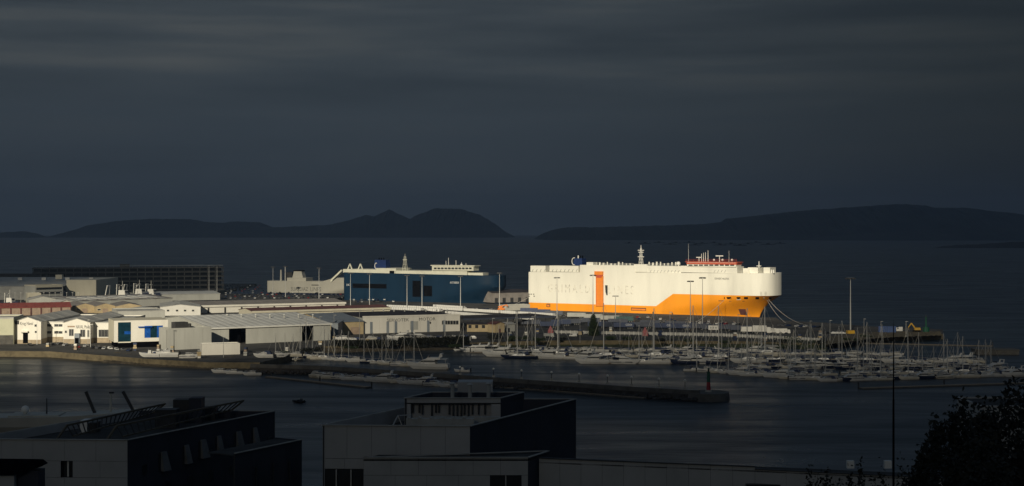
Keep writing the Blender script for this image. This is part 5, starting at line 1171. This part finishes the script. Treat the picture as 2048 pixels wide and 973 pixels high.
BS = [(992,685,9,5.5),(1016,683,6,4),(1040,682,7,3),(1120,682,6,2.2),(1215,680,8,2.4),(1255,681,7,2.2),(1330,684,9,2.0),(1382,685,8,2.4),(1455,688,8,2.2),(1560,690,12,4.2),(1590,690,10,5.0),(1612,692,9,3.5),(1640,690,8,3.2),(1735,676,8,1.8),(1700,682,7,1.6),(620,706,9,3.0),(560,712,8,2.5),(700,698,8,1.6),(840,697,10,1.8),(905,696,8,2.0),(1080,684,7,2.8),(640,574,14,4)]
for i,(px,py,w_,h_) in enumerate(BS[:-1]): shrub(px,py,w_,h_,f'low scrubby bush on the harbour bank, {ORD(sorted(b[0] for b in BS[:-1]).index(px)+1)} from the left', 'leaf' if i%3 else 'leaf_dark', i+1, 700)
# ---------------------------------------------------------------- foreground: hillside, buildings, trees
hs = MB(); nx, ny = 24, 16
for j in range(ny+1):
    for i in range(nx+1):
        x = -190+380*i/nx; y = -60+400*j/ny; z = 2.6+max(0,(300-y)/300)**1.6*52*(1 if y>0 else 1) if y < 300 else 2.6
        hs.v.append((x,y,z+rnd.uniform(-.2,.2)))
for j in range(ny):
    for i in range(nx): a = j*(nx+1)+i; hs.f.append((a,a+1,a+nx+2,a+nx+1)); hs.m.append(0)
struct(hs.to('hillside', M['grass']))
def GZ(y): return 2.6+max(0,(300-y)/300)**1.6*52
def ipt(px, py, z): return G(px,py,z)
def wall_run(root, a, b, z0, z1, n, mat, th=.35, name='wall_panel', gap=.04, core=True, rows=1):
    """wall between plan points a, b cut into panels; panels proud of a dark core"""
    a, b = Vector((a[0],a[1],0)), Vector((b[0],b[1],0)); d = (b-a); Ln = d.length; d.normalize(); nn = Vector((d.y,-d.x,0))
    for i in range(n):
        for r_ in range(rows):
            p, q_ = a+d*(Ln*i/n+gap/2), a+d*(Ln*(i+1)/n-gap/2); za, zc = z0+(z1-z0)*r_/rows+gap/2, z0+(z1-z0)*(r_+1)/rows-(gap/2 if r_<rows-1 else 0)
            o_ = -nn*th
            MB().hull8([(p.x,p.y,za),(q_.x,q_.y,za),((q_+o_).x,(q_+o_).y,za),((p+o_).x,(p+o_).y,za)],[(p.x,p.y,zc),(q_.x,q_.y,zc),((q_+o_).x,(q_+o_).y,zc),((p+o_).x,(p+o_).y,zc)]).to(name, mat, root)
    if core:
        o1, o2 = -nn*.05, -nn*(th-.05); MB().hull8([((a+o1).x,(a+o1).y,z0),((b+o1).x,(b+o1).y,z0),((b+o2).x,(b+o2).y,z0),((a+o2).x,(a+o2).y,z0)],[((a+o1).x,(a+o1).y,z1-.03),((b+o1).x,(b+o1).y,z1-.03),((b+o2).x,(b+o2).y,z1-.03),((a+o2).x,(a+o2).y,z1-.03)]).to('wall_core', M['dark_metal'], root)
CL, CB_ = M['cladding'], M['cladding_shade']
# --- centre building: upper block
cbld = thing('office_building', 'pale flat-roofed building with rooftop plant room in the foreground centre', 'building', (0,0,0))
zT = 33.0; A = ipt(645,851.5,zT); Bp = ipt(940,853.5,zT); Cp = ipt(1152,799,zT); D = A+(Cp-Bp)*.97
zg = 9.0; cbld.location = (A.x,A.y,zg)
def L_(p): return (p[0]-A.x, p[1]-A.y)
zz = lambda z: z-zg
wall_run(cbld, L_(A), L_(Bp), zz(27.6), zz(zT), 6, CL)
x3 = A.lerp(Bp,.30)
wall_run(cbld, L_(A), L_(x3), zz(25.9), zz(27.56), 2, CL); wall_run(cbld, L_(A), L_(x3), 0, zz(22.5), 2, CL)
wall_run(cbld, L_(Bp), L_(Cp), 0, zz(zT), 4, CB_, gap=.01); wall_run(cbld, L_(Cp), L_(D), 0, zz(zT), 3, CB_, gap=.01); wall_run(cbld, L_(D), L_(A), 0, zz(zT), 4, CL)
ins = [A.lerp(Cp,.02), Bp.lerp(D,.02), Cp.lerp(A,.02), D.lerp(Bp,.02)]
MB().prism([L_(p) for p in ins], zz(zT-2.6), zz(zT-2.2)).to('roof', M['roof_felt'], cbld)
def coping(root, P, z, w, loc=lambda p:L_(p)):
    n = len(P)
    for i in range(n):
        a,b = Vector((*loc(P[i]),z)),Vector((*loc(P[(i+1)%n]),z)); MB().beam(a,b,w,.14).to('coping', M['concrete'], root)
coping(cbld, [A,Bp,Cp,D], zz(zT)+.08, .5)
# dark ribbon windows under the corner
for i in range(3):
    a, b = A.lerp(x3,i/3+.02), A.lerp(x3,(i+1)/3-.02); MB().hull8([(*L_(a),zz(22.6)),(*L_(b),zz(22.6)),(L_(b)[0],L_(b)[1]+.2,zz(22.6)),(L_(a)[0],L_(a)[1]+.2,zz(22.6))],[(*L_(a),zz(25.8)),(*L_(b),zz(25.8)),(L_(b)[0],L_(b)[1]+.2,zz(25.8)),(L_(a)[0],L_(a)[1]+.2,zz(25.8))]).to('window', M['dark_glass'], cbld)
    MB().beam((*L_(b),zz(22.6)),(*L_(b),zz(25.8)),.14,.2).to('mullion', M['mast_metal'], cbld)
MB().beam((L_(A.lerp(Bp,.305))[0],L_(A)[1]-.03,zz(27.7)),(L_(A.lerp(Bp,.305))[0],L_(A)[1]-.03,zz(zT)),.12,.1).to('joint_strip', M['black'], cbld)
# lower projecting block with window
yl = 241.0; zl = Zat(916,yl); ax, bx_ = Xat(727,yl), Xat(1056,yl)
P4 = [Vector((ax,yl,0)),Vector((bx_,yl,0)),Vector((bx_+3.5,yl+7.2,0)),Vector((ax+2.2,A.y-.05,0))]
wall_run(cbld, L_(P4[0]), L_(P4[1]), zz(Zat(951,yl)), zz(zl), 6, CL, rows=1)
wx0, wx1 = Xat(980,yl), Xat(1043,yl)
wall_run(cbld, L_(P4[0]), L_((wx0,yl)), 0, zz(Zat(951,yl))-.03, 4, CL); wall_run(cbld, L_((wx1,yl)), L_(P4[1]), 0, zz(Zat(951,yl))-.03, 1, CL)
for i in range(2): a = wx0+(wx1-wx0)*i/2; MB().bb(a-A.x+.08,a+(wx1-wx0)/2-A.x-.08,yl-A.y+.2,yl-A.y+.3,zz(21),zz(Zat(951,yl))-.05).to('window', M['dark_glass'], cbld)
MB().bb((wx0+wx1)/2-A.x-.08,(wx0+wx1)/2-A.x+.08,yl-A.y+.05,yl-A.y+.3,zz(21),zz(Zat(951,yl))-.05).to('mullion', M['mast_metal'], cbld)
wall_run(cbld, L_(P4[1]), L_(P4[2]), 0, zz(zl), 1, CB_)
MB().prism([L_(p) for p in P4], zz(zl)-.5, zz(zl)-.25).to('lower_roof', M['roof_felt'], cbld)
coping(cbld, P4[:3], zz(zl)+.06, .4)
# rooftop plant room with louvred front
yp = 262.0; px0, px1 = Xat(809,yp), Xat(1001,yp); zp = Zat(797,yp); zb0 = zT-2.2; dpx, dpy = 4.2, 9.5
pr_ = thing('plant', 'x', 'x'); bpy.data.objects.remove(pr_)
lx = lambda x: x-A.x; ly = lambda y: y-A.y
def slab(x0,x1,y,z0,z1,name,mat,th=.3): return MB().bb(lx(x0),lx(x1),ly(y),ly(y)+th,zz(z0),zz(z1)).to(name, mat, cbld)
slab(px0,px0+1.1,yp,zb0,zp,'plant_wall',CL); slab(px1-1.6,px1,yp,zb0,zp,'plant_wall',CL); slab(px0+1.1,px1-1.6,yp,zp-.9,zp,'plant_wall',CL)
slab(px0+1.1,px1-1.6,yp+.9,zb0,zp-.9,'louvre_backing',M['cladding'],.2)
q = random.Random(4); x = px0+1.3; k_ = 0
while x < px1-2.0:
    if q.random() < .72: MB().bb(lx(x),lx(x)+.28,ly(yp)+.45,ly(yp)+.9,zz(zp-q.choice((2.6,2.9,3.4))),zz(zp-1.1)).to('louvre', M['dark_metal'], cbld)
    x += q.choice((.55,.7,1.1))
PP = [Vector((px1,yp,0)),Vector((px1+dpx,yp+dpy,0)),Vector((px0+dpx,yp+dpy,0)),Vector((px0,yp,0))]
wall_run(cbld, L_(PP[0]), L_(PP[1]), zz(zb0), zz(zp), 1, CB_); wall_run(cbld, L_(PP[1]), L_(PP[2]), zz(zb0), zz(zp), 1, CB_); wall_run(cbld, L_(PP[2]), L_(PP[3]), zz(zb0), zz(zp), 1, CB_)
MB().prism([L_(p) for p in (PP[3],PP[0],PP[1],PP[2])], zz(zp)-1.0, zz(zp)-.8).to('plant_roof', M['roof_felt'], cbld)
coping(cbld, [PP[3],PP[0],PP[1],PP[2]], zz(zp)+.06, .4)
ys_ = 275.0; MB().bb(lx(Xat(915,ys_)),lx(Xat(985,ys_)),ly(ys_),ly(ys_)+5,zz(zp)-.9,zz(Zat(765,ys_))).to('lift_house', CL, cbld)
for px,py in ((905,768),(940,770),(977,768)): MB().cyl((lx(Xat(px,267)),ly(267),zz(zp)-.8),(lx(Xat(px,267)),ly(267),zz(Zat(py,267))),.35,.35,8).cyl((lx(Xat(px,267)),ly(267),zz(Zat(py,267))),(lx(Xat(px,267)),ly(267),zz(Zat(py,267))+.3),.6,.3,8).to('roof_vent', M['container_grey'], cbld)
for (a,b,y_,zt2_) in ((812,948,256,838),(860,1000,259,835)): MB().bb(lx(Xat(a,y_)),lx(Xat(b,y_)),ly(y_),ly(y_)+1.2,zz(zb0)+.4,zz(Zat(zt2_,y_))).to('duct', M['container_grey'], cbld)
for i in range(6): MB().bb(lx(Xat(815+i*22,256)),lx(Xat(821+i*22,256)),ly(256)-.1,ly(256)+1.3,zz(Zat(838,256)),zz(Zat(835,256))).to('duct_flange', M['container_grey'], cbld)
f_ = MB(); a = Vector((lx(Xat(778,254)),ly(254),zz(zb0))); b = Vector((lx(Xat(796,255)),ly(255),zz(Zat(832,255)))); c = Vector((lx(Xat(822,257)),ly(257),zz(Zat(830,257)))); f_.beam(a,b,.16).beam(b,c,.16).beam(b,b+Vector((1,0,-2.4)),.14).to('pipe_frame', M['mast_metal'], cbld)
# --- long low wing to the right
wg = thing('office_wing', 'long low pale wing running right from the centre building', 'building', (0,0,zg))
W0 = ipt(1078,917,28.0); W1 = ipt(1510,934,28.0); W2 = ipt(1640,940,28.0); W3 = ipt(2100,962,28.0); wg.location = (W0.x,W0.y,zg)
LW = lambda p: (p[0]-W0.x,p[1]-W0.y)
wall_run(wg, LW(W0), LW(W1), 0, zz(28), 10, CL); wall_run(wg, LW(W1), LW(W3), 0, zz(27.6), 9, CL)
MB().prism([LW(W0),LW(W1),LW(W3),LW(W3+Vector((2,5,0))),LW(W0+Vector((2,5,0)))], zz(27.2), zz(27.4)).to('roof', M['roof_felt'], wg)
for a,b,z_ in ((W0,W1,28.05),(W1,W3,27.65)): MB().beam((*LW(a),zz(z_)),(*LW(b),zz(z_)),.5,.12).to('coping', M['dark_metal'], wg)
a = W1.lerp(W3,.0); MB().bb(LW(W1)[0]-1.5,LW(W1)[0]+7,LW(W1)[1]-1.2,LW(W1)[1]+.0,zz(24.2),zz(25.4)).to('window', M['dark_glass'], wg)
for i,(px,py) in enumerate(((1676,917),(1752,919))): MB().bb(LW(ipt(px,py,28))[0],LW(ipt(px,py,28))[0]+1.1,LW(W1)[1]+2,LW(W1)[1]+2.8,zz(27.4),zz(28.6)).to('roof_vent', M['white_paint'], wg)
# --- left building with rooftop trusses
lb_ = thing('office_building', 'dark foreground building at bottom left with rooftop trusses and slanted windows', 'building', (0,0,zg))
zQ = 31.0; A2 = ipt(-60,879,zQ); B2 = ipt(255,881,zQ); C2 = ipt(550,823,zQ); D2 = A2+(C2-B2); lb_.location = (A2.x,A2.y,zg)
L2_ = lambda p: (p[0]-A2.x,p[1]-A2.y)
yw = A2.y; wa, wb_ = Xat(124,yw), Xat(148,yw); zwt, zwb = Zat(921,yw), Zat(954,yw); ta, tb = (wa-A2.x)/(B2.x-A2.x), (wb_-A2.x)/(B2.x-A2.x)
wall_run(lb_, L2_(A2), L2_(B2), zz(zwt), zz(zQ), 5, CL); wall_run(lb_, L2_(A2), L2_(A2.lerp(B2,ta)), zz(zwb), zz(zwt)-.03, 3, CL); wall_run(lb_, L2_(A2.lerp(B2,tb)), L2_(B2), zz(zwb), zz(zwt)-.03, 2, CL); wall_run(lb_, L2_(A2), L2_(B2), 0, zz(zwb)-.03, 5, CL)
MB().bb(wa-A2.x,wb_-A2.x,.25,.35,zz(zwb),zz(zwt)).to('window', M['dark_glass'], lb_); MB().bb((wa+wb_)/2-A2.x-.12,(wa+wb_)/2-A2.x+.12,.0,.3,zz(zwb),zz(zwt)).to('mullion', M['white_paint'], lb_)
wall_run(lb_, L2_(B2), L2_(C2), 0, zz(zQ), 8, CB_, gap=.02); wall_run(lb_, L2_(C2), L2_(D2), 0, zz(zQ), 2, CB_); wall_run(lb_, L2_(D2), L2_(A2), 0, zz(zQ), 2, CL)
MB().prism([L2_(A2.lerp(C2,.02)),L2_(B2.lerp(D2,.02)),L2_(C2.lerp(A2,.02)),L2_(D2.lerp(B2,.02))], zz(zQ)-1.6, zz(zQ)-1.3).to('roof', M['roof_felt'], lb_)
coping(lb_, [A2,B2,C2,D2], zz(zQ)+.07, .45, L2_)
dv = (C2-B2).normalized(); nv_ = Vector((dv.y,-dv.x,0)); Ls = (C2-B2).length
for i,(px,py) in enumerate(((325,922),(371,908),(404,897),(436,889),(475,880),(508,872))):   # slanted light window hoods on the side
    k = (px-1024)/F; tt = (k*B2.y-B2.x)/(dv.x-k*dv.y); c = B2+dv*tt; zc = Zat(py,c.y); w_ = 1.5 if i%2==0 else 1.15
    P = [c-dv*w_*.35, c+dv*w_*1.0, c+dv*w_*.55, c-dv*w_*.35]; Zs = [zc-1.7,zc-1.7,zc+1.5,zc+1.5]
    MB().hull8([(*L2_(p+nv_*.0),zz(z)) for p,z in zip(P,Zs)],[(*L2_(p+nv_*(.75 if j<2 else .25)),zz(z)) for j,(p,z) in enumerate(zip(P,Zs))]).to('window_hood', pm('hood', (0.15,0.15,0.15), .7, .2, .5), lb_)
    c2 = c-dv*w_*.7; MB().hull8([(*L2_(c2),zz(zc-1.7)),(*L2_(c2+dv*.5),zz(zc-1.7)),(*L2_(c2+dv*.5),zz(zc+1.3)),(*L2_(c2),zz(zc+1.3))],[(*L2_(c2+nv_*.1),zz(zc-1.7)),(*L2_(c2+dv*.5+nv_*.1),zz(zc-1.7)),(*L2_(c2+dv*.5+nv_*.1),zz(zc+1.3)),(*L2_(c2+nv_*.1),zz(zc+1.3))]).to('window', M['dark_glass'], lb_)
for i in range(7):
    for j in range(2):
        c = B2+dv*(Ls*(i+.6)/7); z_ = 26.4-3.6*j-1.6; MB().hull8([(*L2_(c),zz(z_)),(*L2_(c+dv*1.2),zz(z_)),(*L2_(c+dv*1.2),zz(z_+1.6)),(*L2_(c),zz(z_+1.6))],[(*L2_(c+nv_*.1),zz(z_)),(*L2_(c+dv*1.2+nv_*.1),zz(z_)),(*L2_(c+dv*1.2+nv_*.1),zz(z_+1.6)),(*L2_(c+nv_*.1),zz(z_+1.6))]).to('window', M['dark_glass'], lb_)
# rooftop sloping trusses
for n_,(a0,b0) in enumerate((((214,880,0),(487,815,0)),((114,879,0),(330,822,0)))):
    a = G(a0[0],a0[1],zQ-.3); b = G(b0[0],b0[1]+10,zQ-.3); d_ = (b-a); Ln = d_.length; d_.normalize(); hgt = 3.2; tr_ = MB()
    top0 = a+Vector((1.0,2.2,2.0)); top1 = b+Vector((0,0,2.2))
    MB().beam((*L2_(top0),zz(top0.z)),(*L2_(top1),zz(top1.z)),.35,.3).to('truss_chord', M['steel_brown'], lb_); MB().beam((*L2_(a),zz(a.z)),(*L2_(top0),zz(top0.z)),.3,.3).to('truss_strut', M['steel_brown'], lb_)
    lo0 = top0+Vector((1.2,-.6,-1.7)); lo1 = top1+Vector((-2.0,-1,-1.6)); MB().beam((*L2_(lo0),zz(lo0.z)),(*L2_(lo1),zz(lo1.z)),.25,.25).to('truss_chord', M['steel_brown'], lb_)
    for i in range(22): p, q_ = top0.lerp(top1,i/21), lo0.lerp(lo1,i/21); MB().beam((*L2_(p),zz(p.z)),(*L2_(q_),zz(q_.z)),.16,.16).to('truss_bar', M['dark_metal'], lb_)
    MB().beam((*L2_(lo1),zz(lo1.z)),(*L2_(top1),zz(top1.z)),.3,.3).to('truss_strut', M['steel_brown'], lb_)
for (a,b,y_,t,bt,nm_,mt) in ((310,352,268,820,842,'plant_unit','dark_metal'),(378,403,275,797,835,'stair_tower','cladding_shade'),(346,378,276,800,838,'plant_unit','dark_metal'),(160,174,262,842,862,'vent','white_paint'),(178,192,262,846,862,'plant_unit','dark_metal'),(404,430,279,816,832,'plant_unit','dark_metal')):
    MB().bb(Xat(a,y_)-A2.x,Xat(b,y_)-A2.x,y_-A2.y,y_-A2.y+3,zz(zQ)-1.3,zz(Zat(t,y_))).to(nm_, M[mt], lb_)
lw = thing('annex', 'dark lower block at the right end of the bottom left building', 'building', (0,0,zg)); zA = 28.5
E0 = ipt(470,908,zA); E1 = ipt(604,880,zA); lw.location = (E0.x,E0.y,zg); LE = lambda p:(p[0]-E0.x,p[1]-E0.y); bk = Vector((-5,3,0))
wall_run(lw, LE(E0), LE(E1), 0, zz(zA), 4, CB_); wall_run(lw, LE(E1), LE(E1+bk), 0, zz(zA), 1, CB_); MB().prism([LE(E0),LE(E1),LE(E1+bk),LE(E0+bk)], zz(zA)-.4, zz(zA)-.2).to('roof', M['roof_felt'], lw)
MB().beam((*LE(E0),zz(zA)+.07),(*LE(E1),zz(zA)+.07),.4,.14).to('coping', M['concrete'], lw)
for i in range(3): p = E0.lerp(E1,.3+.25*i); MB().beam((*LE(p+Vector((.1,-.1,0))),zz(22)),(*LE(p+Vector((.1,-.1,0))),zz(25.5)),.5,.15).to('window', M['dark_glass'], lw)
hut = thing('hut', 'small dark-roofed hut in the bottom left corner', 'hut', (Xat(-30,205),205,20)); hz_ = Zat(950,205)-20
MB().bb(0,Xat(28,205)-Xat(-30,205),0,4,0,hz_).to('front_wall', CL, hut); MB().bb(Xat(28,205)-Xat(-30,205)+.02,Xat(72,205)-Xat(-30,205),1,4,0,hz_+.3).to('side_wall', CB_, hut)
x1_ = Xat(76,205)-Xat(-30,205); MB().hull8([(-.5,-.5,hz_),(Xat(30,205)-Xat(-30,205),-.5,hz_),(x1_,1,hz_+.9),(x1_,4.5,hz_+.9),(-.5,4.5,hz_)],[(-.5,.5,hz_+1.5),(Xat(30,205)-Xat(-30,205),.5,hz_+1.5),(x1_-.6,1.4,hz_+1.3),(x1_-.6,4.2,hz_+1.5),(-.5,4.2,hz_+1.6)]).to('roof', M['black'], hut)
MB().bb(.8,1.8,-.05,.02,hz_-2.2,hz_-.4).to('window', M['dark_glass'], hut)
# --- survey vessel lying behind the left building
vs_ = thing('patrol_ship', 'grey patrol ship with dome and cranes, half hidden behind the bottom left building', 'ship', (Xat(120,480),480,0), R(4)); yv = 480
hull_mb(70,13,6,sheer=2.5,tr=.9,n=12).to('hull', M['ship_grey'], vs_)
vx = lambda px: Xat(px,yv)-Xat(120,yv)
MB().taper(vx(25),vx(125),-5,5,6.5,Zat(845,yv),1,1.5,.3).to('deck_house', M['ship_grey'], vs_); o = MB().taper(vx(27),vx(122),-5.5,5.5,Zat(845,yv),Zat(836,yv),0,0,-.3).to('bridge', M['container_grey'], vs_); MB().bb(vx(33),vx(116),-5.9,-5.55,Zat(843,yv),Zat(839,yv)).to('bridge_window', M['dark_glass'], o)
MB().taper(vx(40),vx(100),-3,3,Zat(836,yv),Zat(828,yv),.5,.5,.2).to('upper_house', M['ship_grey'], vs_); MB().sph((vx(52),0,Zat(819,yv)),1.3,12,8).cyl((vx(52),0,Zat(828,yv)),(vx(52),0,Zat(822,yv)),.5,n=8).to('radar_dome', M['white_paint'], vs_)
MB().cyl((vx(94),0,Zat(828,yv)),(vx(94),0,Zat(797,yv)),.25,.12,6).to('mast', M['dark_metal'], vs_)
for px,tx in ((188,171),(266,244)):
    MB().beam((vx(px),0,6),(vx(px),0,Zat(824,yv)),.9).to('crane_post', M['dark_metal'], vs_); MB().beam((vx(px),0,Zat(826,yv)),(vx(tx),0,Zat(784,yv)),.8,.9).to('crane_jib', M['dark_metal'], vs_)
m_ = MB().cyl((vx(220),0,6),(vx(220),0,Zat(786,yv)),.45,.25,8).to('lattice_post', M['ship_grey'], vs_); MB().bb(vx(217),vx(226),-.4,.4,Zat(788,yv),Zat(785,yv)).to('lamp_head', M['dark_metal'], m_)
MB().taper(vx(175),vx(262),-4,4,6.2,Zat(830,yv),1,1,.4).to('aft_house', M['dark_metal'], vs_)
# --- speedboat with three people out on the water
rb = thing('rigid_inflatable_boat', 'dark inflatable speedboat carrying people on the open water at lower left', 'boat', G(597,806,0), R(150))
for sd in (-1,1):
    m_ = MB(); P = [Vector((-2.6,sd*.95,.45)),Vector((1.2,sd*.95,.5)),Vector((2.2,sd*.6,.6)),Vector((2.7,0,.75))]
    for a,b in zip(P,P[1:]): m_.cyl(a,b,.28,.26,10)
    m_.to('tube', M['hull_black'], rb)
MB().bb(-2.5,1.6,-.8,.8,.1,.32).to('floor', M['dark_metal'], rb); MB().taper(-.2,.5,-.35,.35,.32,1.2,.05,.2,.05).to('console', M['hull_black'], rb); MB().taper(-3.0,-2.5,-.25,.25,.1,1.2,.05,.05,.05).to('outboard_motor', M['hull_black'], rb); MB().bb(-1.9,-.7,-.25,.25,.32,.75).to('seat', M['dark_metal'], rb)
def seated(p, rz, lb, arm=0.0):
    """seated figure: one continuous skin grown on a skeleton"""
    V = [(0,0,0),(0,0,.25),(0,0,.48),(0,0,.60),(.02,0,.70),(.03,0,.82),  (.0,.19,.46),(.14,.24,.22),(.36,.14,.22+arm), (.0,-.19,.46),(.14,-.24,.22),(.36,-.14,.22+arm), (.06,.10,-.02),(.42,.13,.0),(.44,.13,-.42),(.58,.13,-.44), (.06,-.10,-.02),(.42,-.13,.0),(.44,-.13,-.42),(.58,-.13,-.44)]
    E = [(0,1),(1,2),(2,3),(3,4),(4,5),(2,6),(6,7),(7,8),(2,9),(9,10),(10,11),(0,12),(12,13),(13,14),(14,15),(0,16),(16,17),(17,18),(18,19)]
    Rr = [.15,.15,.16,.065,.10,.09,.075,.055,.045,.075,.055,.045,.10,.075,.055,.05,.10,.075,.055,.05]
    me = bpy.data.meshes.new('person'); me.from_pydata(V,E,[]); o = link('person', me, None, p, rz)
    md = o.modifiers.new('skin','SKIN'); 
    for i,r_ in enumerate(Rr): me.skin_vertices[0].data[i].radius = (r_,r_)
    me.skin_vertices[0].data[0].use_root = True
    o.modifiers.new('sub','SUBSURF').render_levels = 1; me.materials.append(M['cloth_dark']); tag(o, lb, 'person', 'people in the speedboat')
    h_ = MB().sph((.02,0,.80),.115,8,6,(1,.9,1.05)).to('hair', M['hair'], o); MB().sph((.075,0,.745),.085,8,6,(.7,.85,1)).to('face', M['skin'], o)
bm = Matrix.Rotation(R(150),4,'Z')
for i,(x,y,z) in enumerate(((-.95,0,.92),(-1.6,0,.92),(-2.2,.5,.9))): seated(Vector(rb.location)+bm@Vector((x,y,z)), R(150), f'seated person in dark clothes in the speedboat, {("front","middle","rear")[i]} one', .15 if i==0 else 0)
# --- dark pole, pale house and trees at lower right
yp_ = 150; pl = thing('lamp_post', 'tall thin dark pole crossing the marina on the right', 'pole', (Xat(1787,yp_),yp_,GZ(yp_)))
MB().cyl((0,0,0),(0,0,Zat(800,yp_)-GZ(yp_)),.16,.10,8).to('pole', M['black'], pl); MB().cyl((0,0,Zat(800,yp_)-GZ(yp_)),(0,0,Zat(652,yp_)-GZ(yp_)),.08,.04,8).to('upper_pole', M['black'], pl); MB().cyl((0,0,Zat(655,yp_)-GZ(yp_)),(0,0,Zat(640,yp_)-GZ(yp_)),.02,.01,5).to('tip', M['black'], pl)
yh = 190; ph = thing('house', 'pale flat-roofed house half hidden by the dark trees at right', 'house', (Xat(1962,yh),yh,GZ(yh)))
ht_ = Zat(812,yh)-GZ(yh); MB().bb(0,14,0,.3,0,ht_).to('front_wall', CL, ph); MB().bb(0,.3,.3,10,0,ht_).to('side_wall', CL, ph); MB().bb(13.7,14,.3,10,0,ht_).to('side_wall', CL, ph); MB().bb(0,14,10,10.3,0,ht_).to('rear_wall', CL, ph); MB().bb(.3,13.7,.3,10,ht_-.4,ht_-.2).to('roof', M['roof_felt'], ph)
MB().bb(.9,2.0,-.05,.05,ht_-3,ht_-1.4).to('window', M['dark_glass'], ph)
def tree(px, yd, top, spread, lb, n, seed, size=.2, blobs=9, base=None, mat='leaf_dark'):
    z0 = GZ(yd)-.3; t_ = thing('tree', lb, 'tree', (Xat(px,yd),yd,z0)); q_ = random.Random(seed); h = Zat(top,yd)-z0
    tk = MB(); tk.cyl((0,0,0),(0,0,h*.55),.035*h*.4+.08,.06,8); tk.to('trunk', M['bark'], t_); bl = []
    for i in range(blobs):
        a = q_.uniform(0,6.28); r_ = spread*q_.uniform(.1,.8); zc = h*q_.uniform(.42,.9)*(1-.15*r_/spread); c = (r_*math.cos(a), r_*math.sin(a), zc)
        bl.append((c,(spread*q_.uniform(.2,.4),)*2+(h*q_.uniform(.07,.13),)))
        MB().cyl((0,0,h*q_.uniform(.25,.5)),c,.07,.02,5).to('limb', M['bark'], t_)
    bl.append(((0,0,h*.92),(spread*.22,spread*.22,h*.08)))
    leaves('crown', M[mat], bl, n, size, t_, seed, .5)
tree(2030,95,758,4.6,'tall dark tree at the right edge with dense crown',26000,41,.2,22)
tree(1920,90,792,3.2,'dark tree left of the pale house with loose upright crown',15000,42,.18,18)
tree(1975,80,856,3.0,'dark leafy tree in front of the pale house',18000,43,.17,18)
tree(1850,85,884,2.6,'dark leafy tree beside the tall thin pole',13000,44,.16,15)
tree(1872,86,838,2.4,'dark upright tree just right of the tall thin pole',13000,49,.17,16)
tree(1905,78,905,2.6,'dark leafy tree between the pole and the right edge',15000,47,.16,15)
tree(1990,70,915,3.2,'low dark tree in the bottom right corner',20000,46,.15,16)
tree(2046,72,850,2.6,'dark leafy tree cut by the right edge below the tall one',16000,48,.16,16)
for i,(px,top,sp) in enumerate(((1617,936,1.0),(1655,930,1.1),(1700,938,1.0),(1722,915,1.0),(1765,925,1.3),(1800,915,1.5),(1680,950,1.2),(1745,948,1.3),(1632,952,1.1))): tree(px,75,top,sp,f'small leafy treetop over the wing wall at the bottom, {ORD(i+1)} from the left',2600,50+i,.11,9)

# ---------------------------------------------------------------- yard clutter
q = random.Random(99)
def crate_stack(px, py, lb, z=3.0):
    t_ = thing('crate_stack', lb, 'crates', G(px,py,z), q.uniform(-.4,.4)); n = q.randint(2,4)
    for i in range(n):
        w_ = q.uniform(1.2,2.0); MB().bb(-w_/2,w_/2,-.9,.9,i*1.05+.12,i*1.05+1.0).to('crate', M[q.choice(['container_grey','tan','container_blue','white_wall','brick_tan'])], t_); MB().bb(-w_/2,w_/2,-.9,.9,i*1.05,i*1.05+.1).to('pallet', M['bark'], t_)
CS = [(96,694),(152,700),(270,702),(318,706),(345,709),(398,717),(492,712),(575,707),(640,690),(668,688),(735,690),(1020,672),(1052,671),(1075,668),(1160,670),(1222,668),(1320,672),(1470,680),(1530,682),(1600,680),(1640,676)]
for i,(px,py) in enumerate(CS): crate_stack(px,py,f'small stack of crates on the quay, {ORD(i+1)} from the left')
PL = [(74,690,13),(176,692,14),(181,694,12),(338,702,12),(447,716,10),(640,688,15),(612,700,14),(668,694,17),(719,692,19),(776,694,16),(788,690,13),(890,690,16),(985,688,14),(1032,690,18),(1064,688,15),(1160,686,13),(1240,684,15),(1340,686,17),(1476,688,16),(1520,688,14),(1620,690,13),(1660,684,12),(1728,676,11),(1762,674,9),(1812,674,9)]
lp0 = None
for i,(px,py,h_) in enumerate(PL):
    lb = f'slim grey lamp post along the harbour bank, {ORD(i+1)} from the left'
    if lp0 is None:
        lp0 = thing('street_lamp', lb, 'lamp', G(px,py), group='slim lamp posts along the bank'); lp0.scale = (1,1,h_/10)
        MB().cyl((0,0,0),(0,0,10),.15,.09,6).to('pole', M['mast_metal'], lp0); MB().bb(-.2,1.2,-.15,.15,9.85,10.05).to('lamp_head', M['mast_metal'], lp0)
    else: dup(lp0, G(px,py), q.uniform(-.5,.5), (1,1,h_/10), lb)

q = random.Random(123)
def roof_vents(px0, px1, py, z, n, lb):
    for i in range(n):
        px = px0+(px1-px0)*(i+.5)/n; t_ = thing('roof_vent', f'{lb}, {ORD(i+1)} from the left', 'vent', G(px,py,z), group='roof vents on the '+lb.split(' on the ')[-1])
        MB().cyl((0,0,-.6),(0,0,1.1),.45,.45,8).to('stack', M['container_grey'], t_); MB().cyl((0,0,1.1),(0,0,1.6),.8,.25,8).to('cowl', M['light_strip'], t_)
roof_vents(440,640,634,15.6,7,'small cowl vent on the striped warehouse roof')
roof_vents(735,905,624,12.7,8,'small cowl vent on the lettered workshop roof')
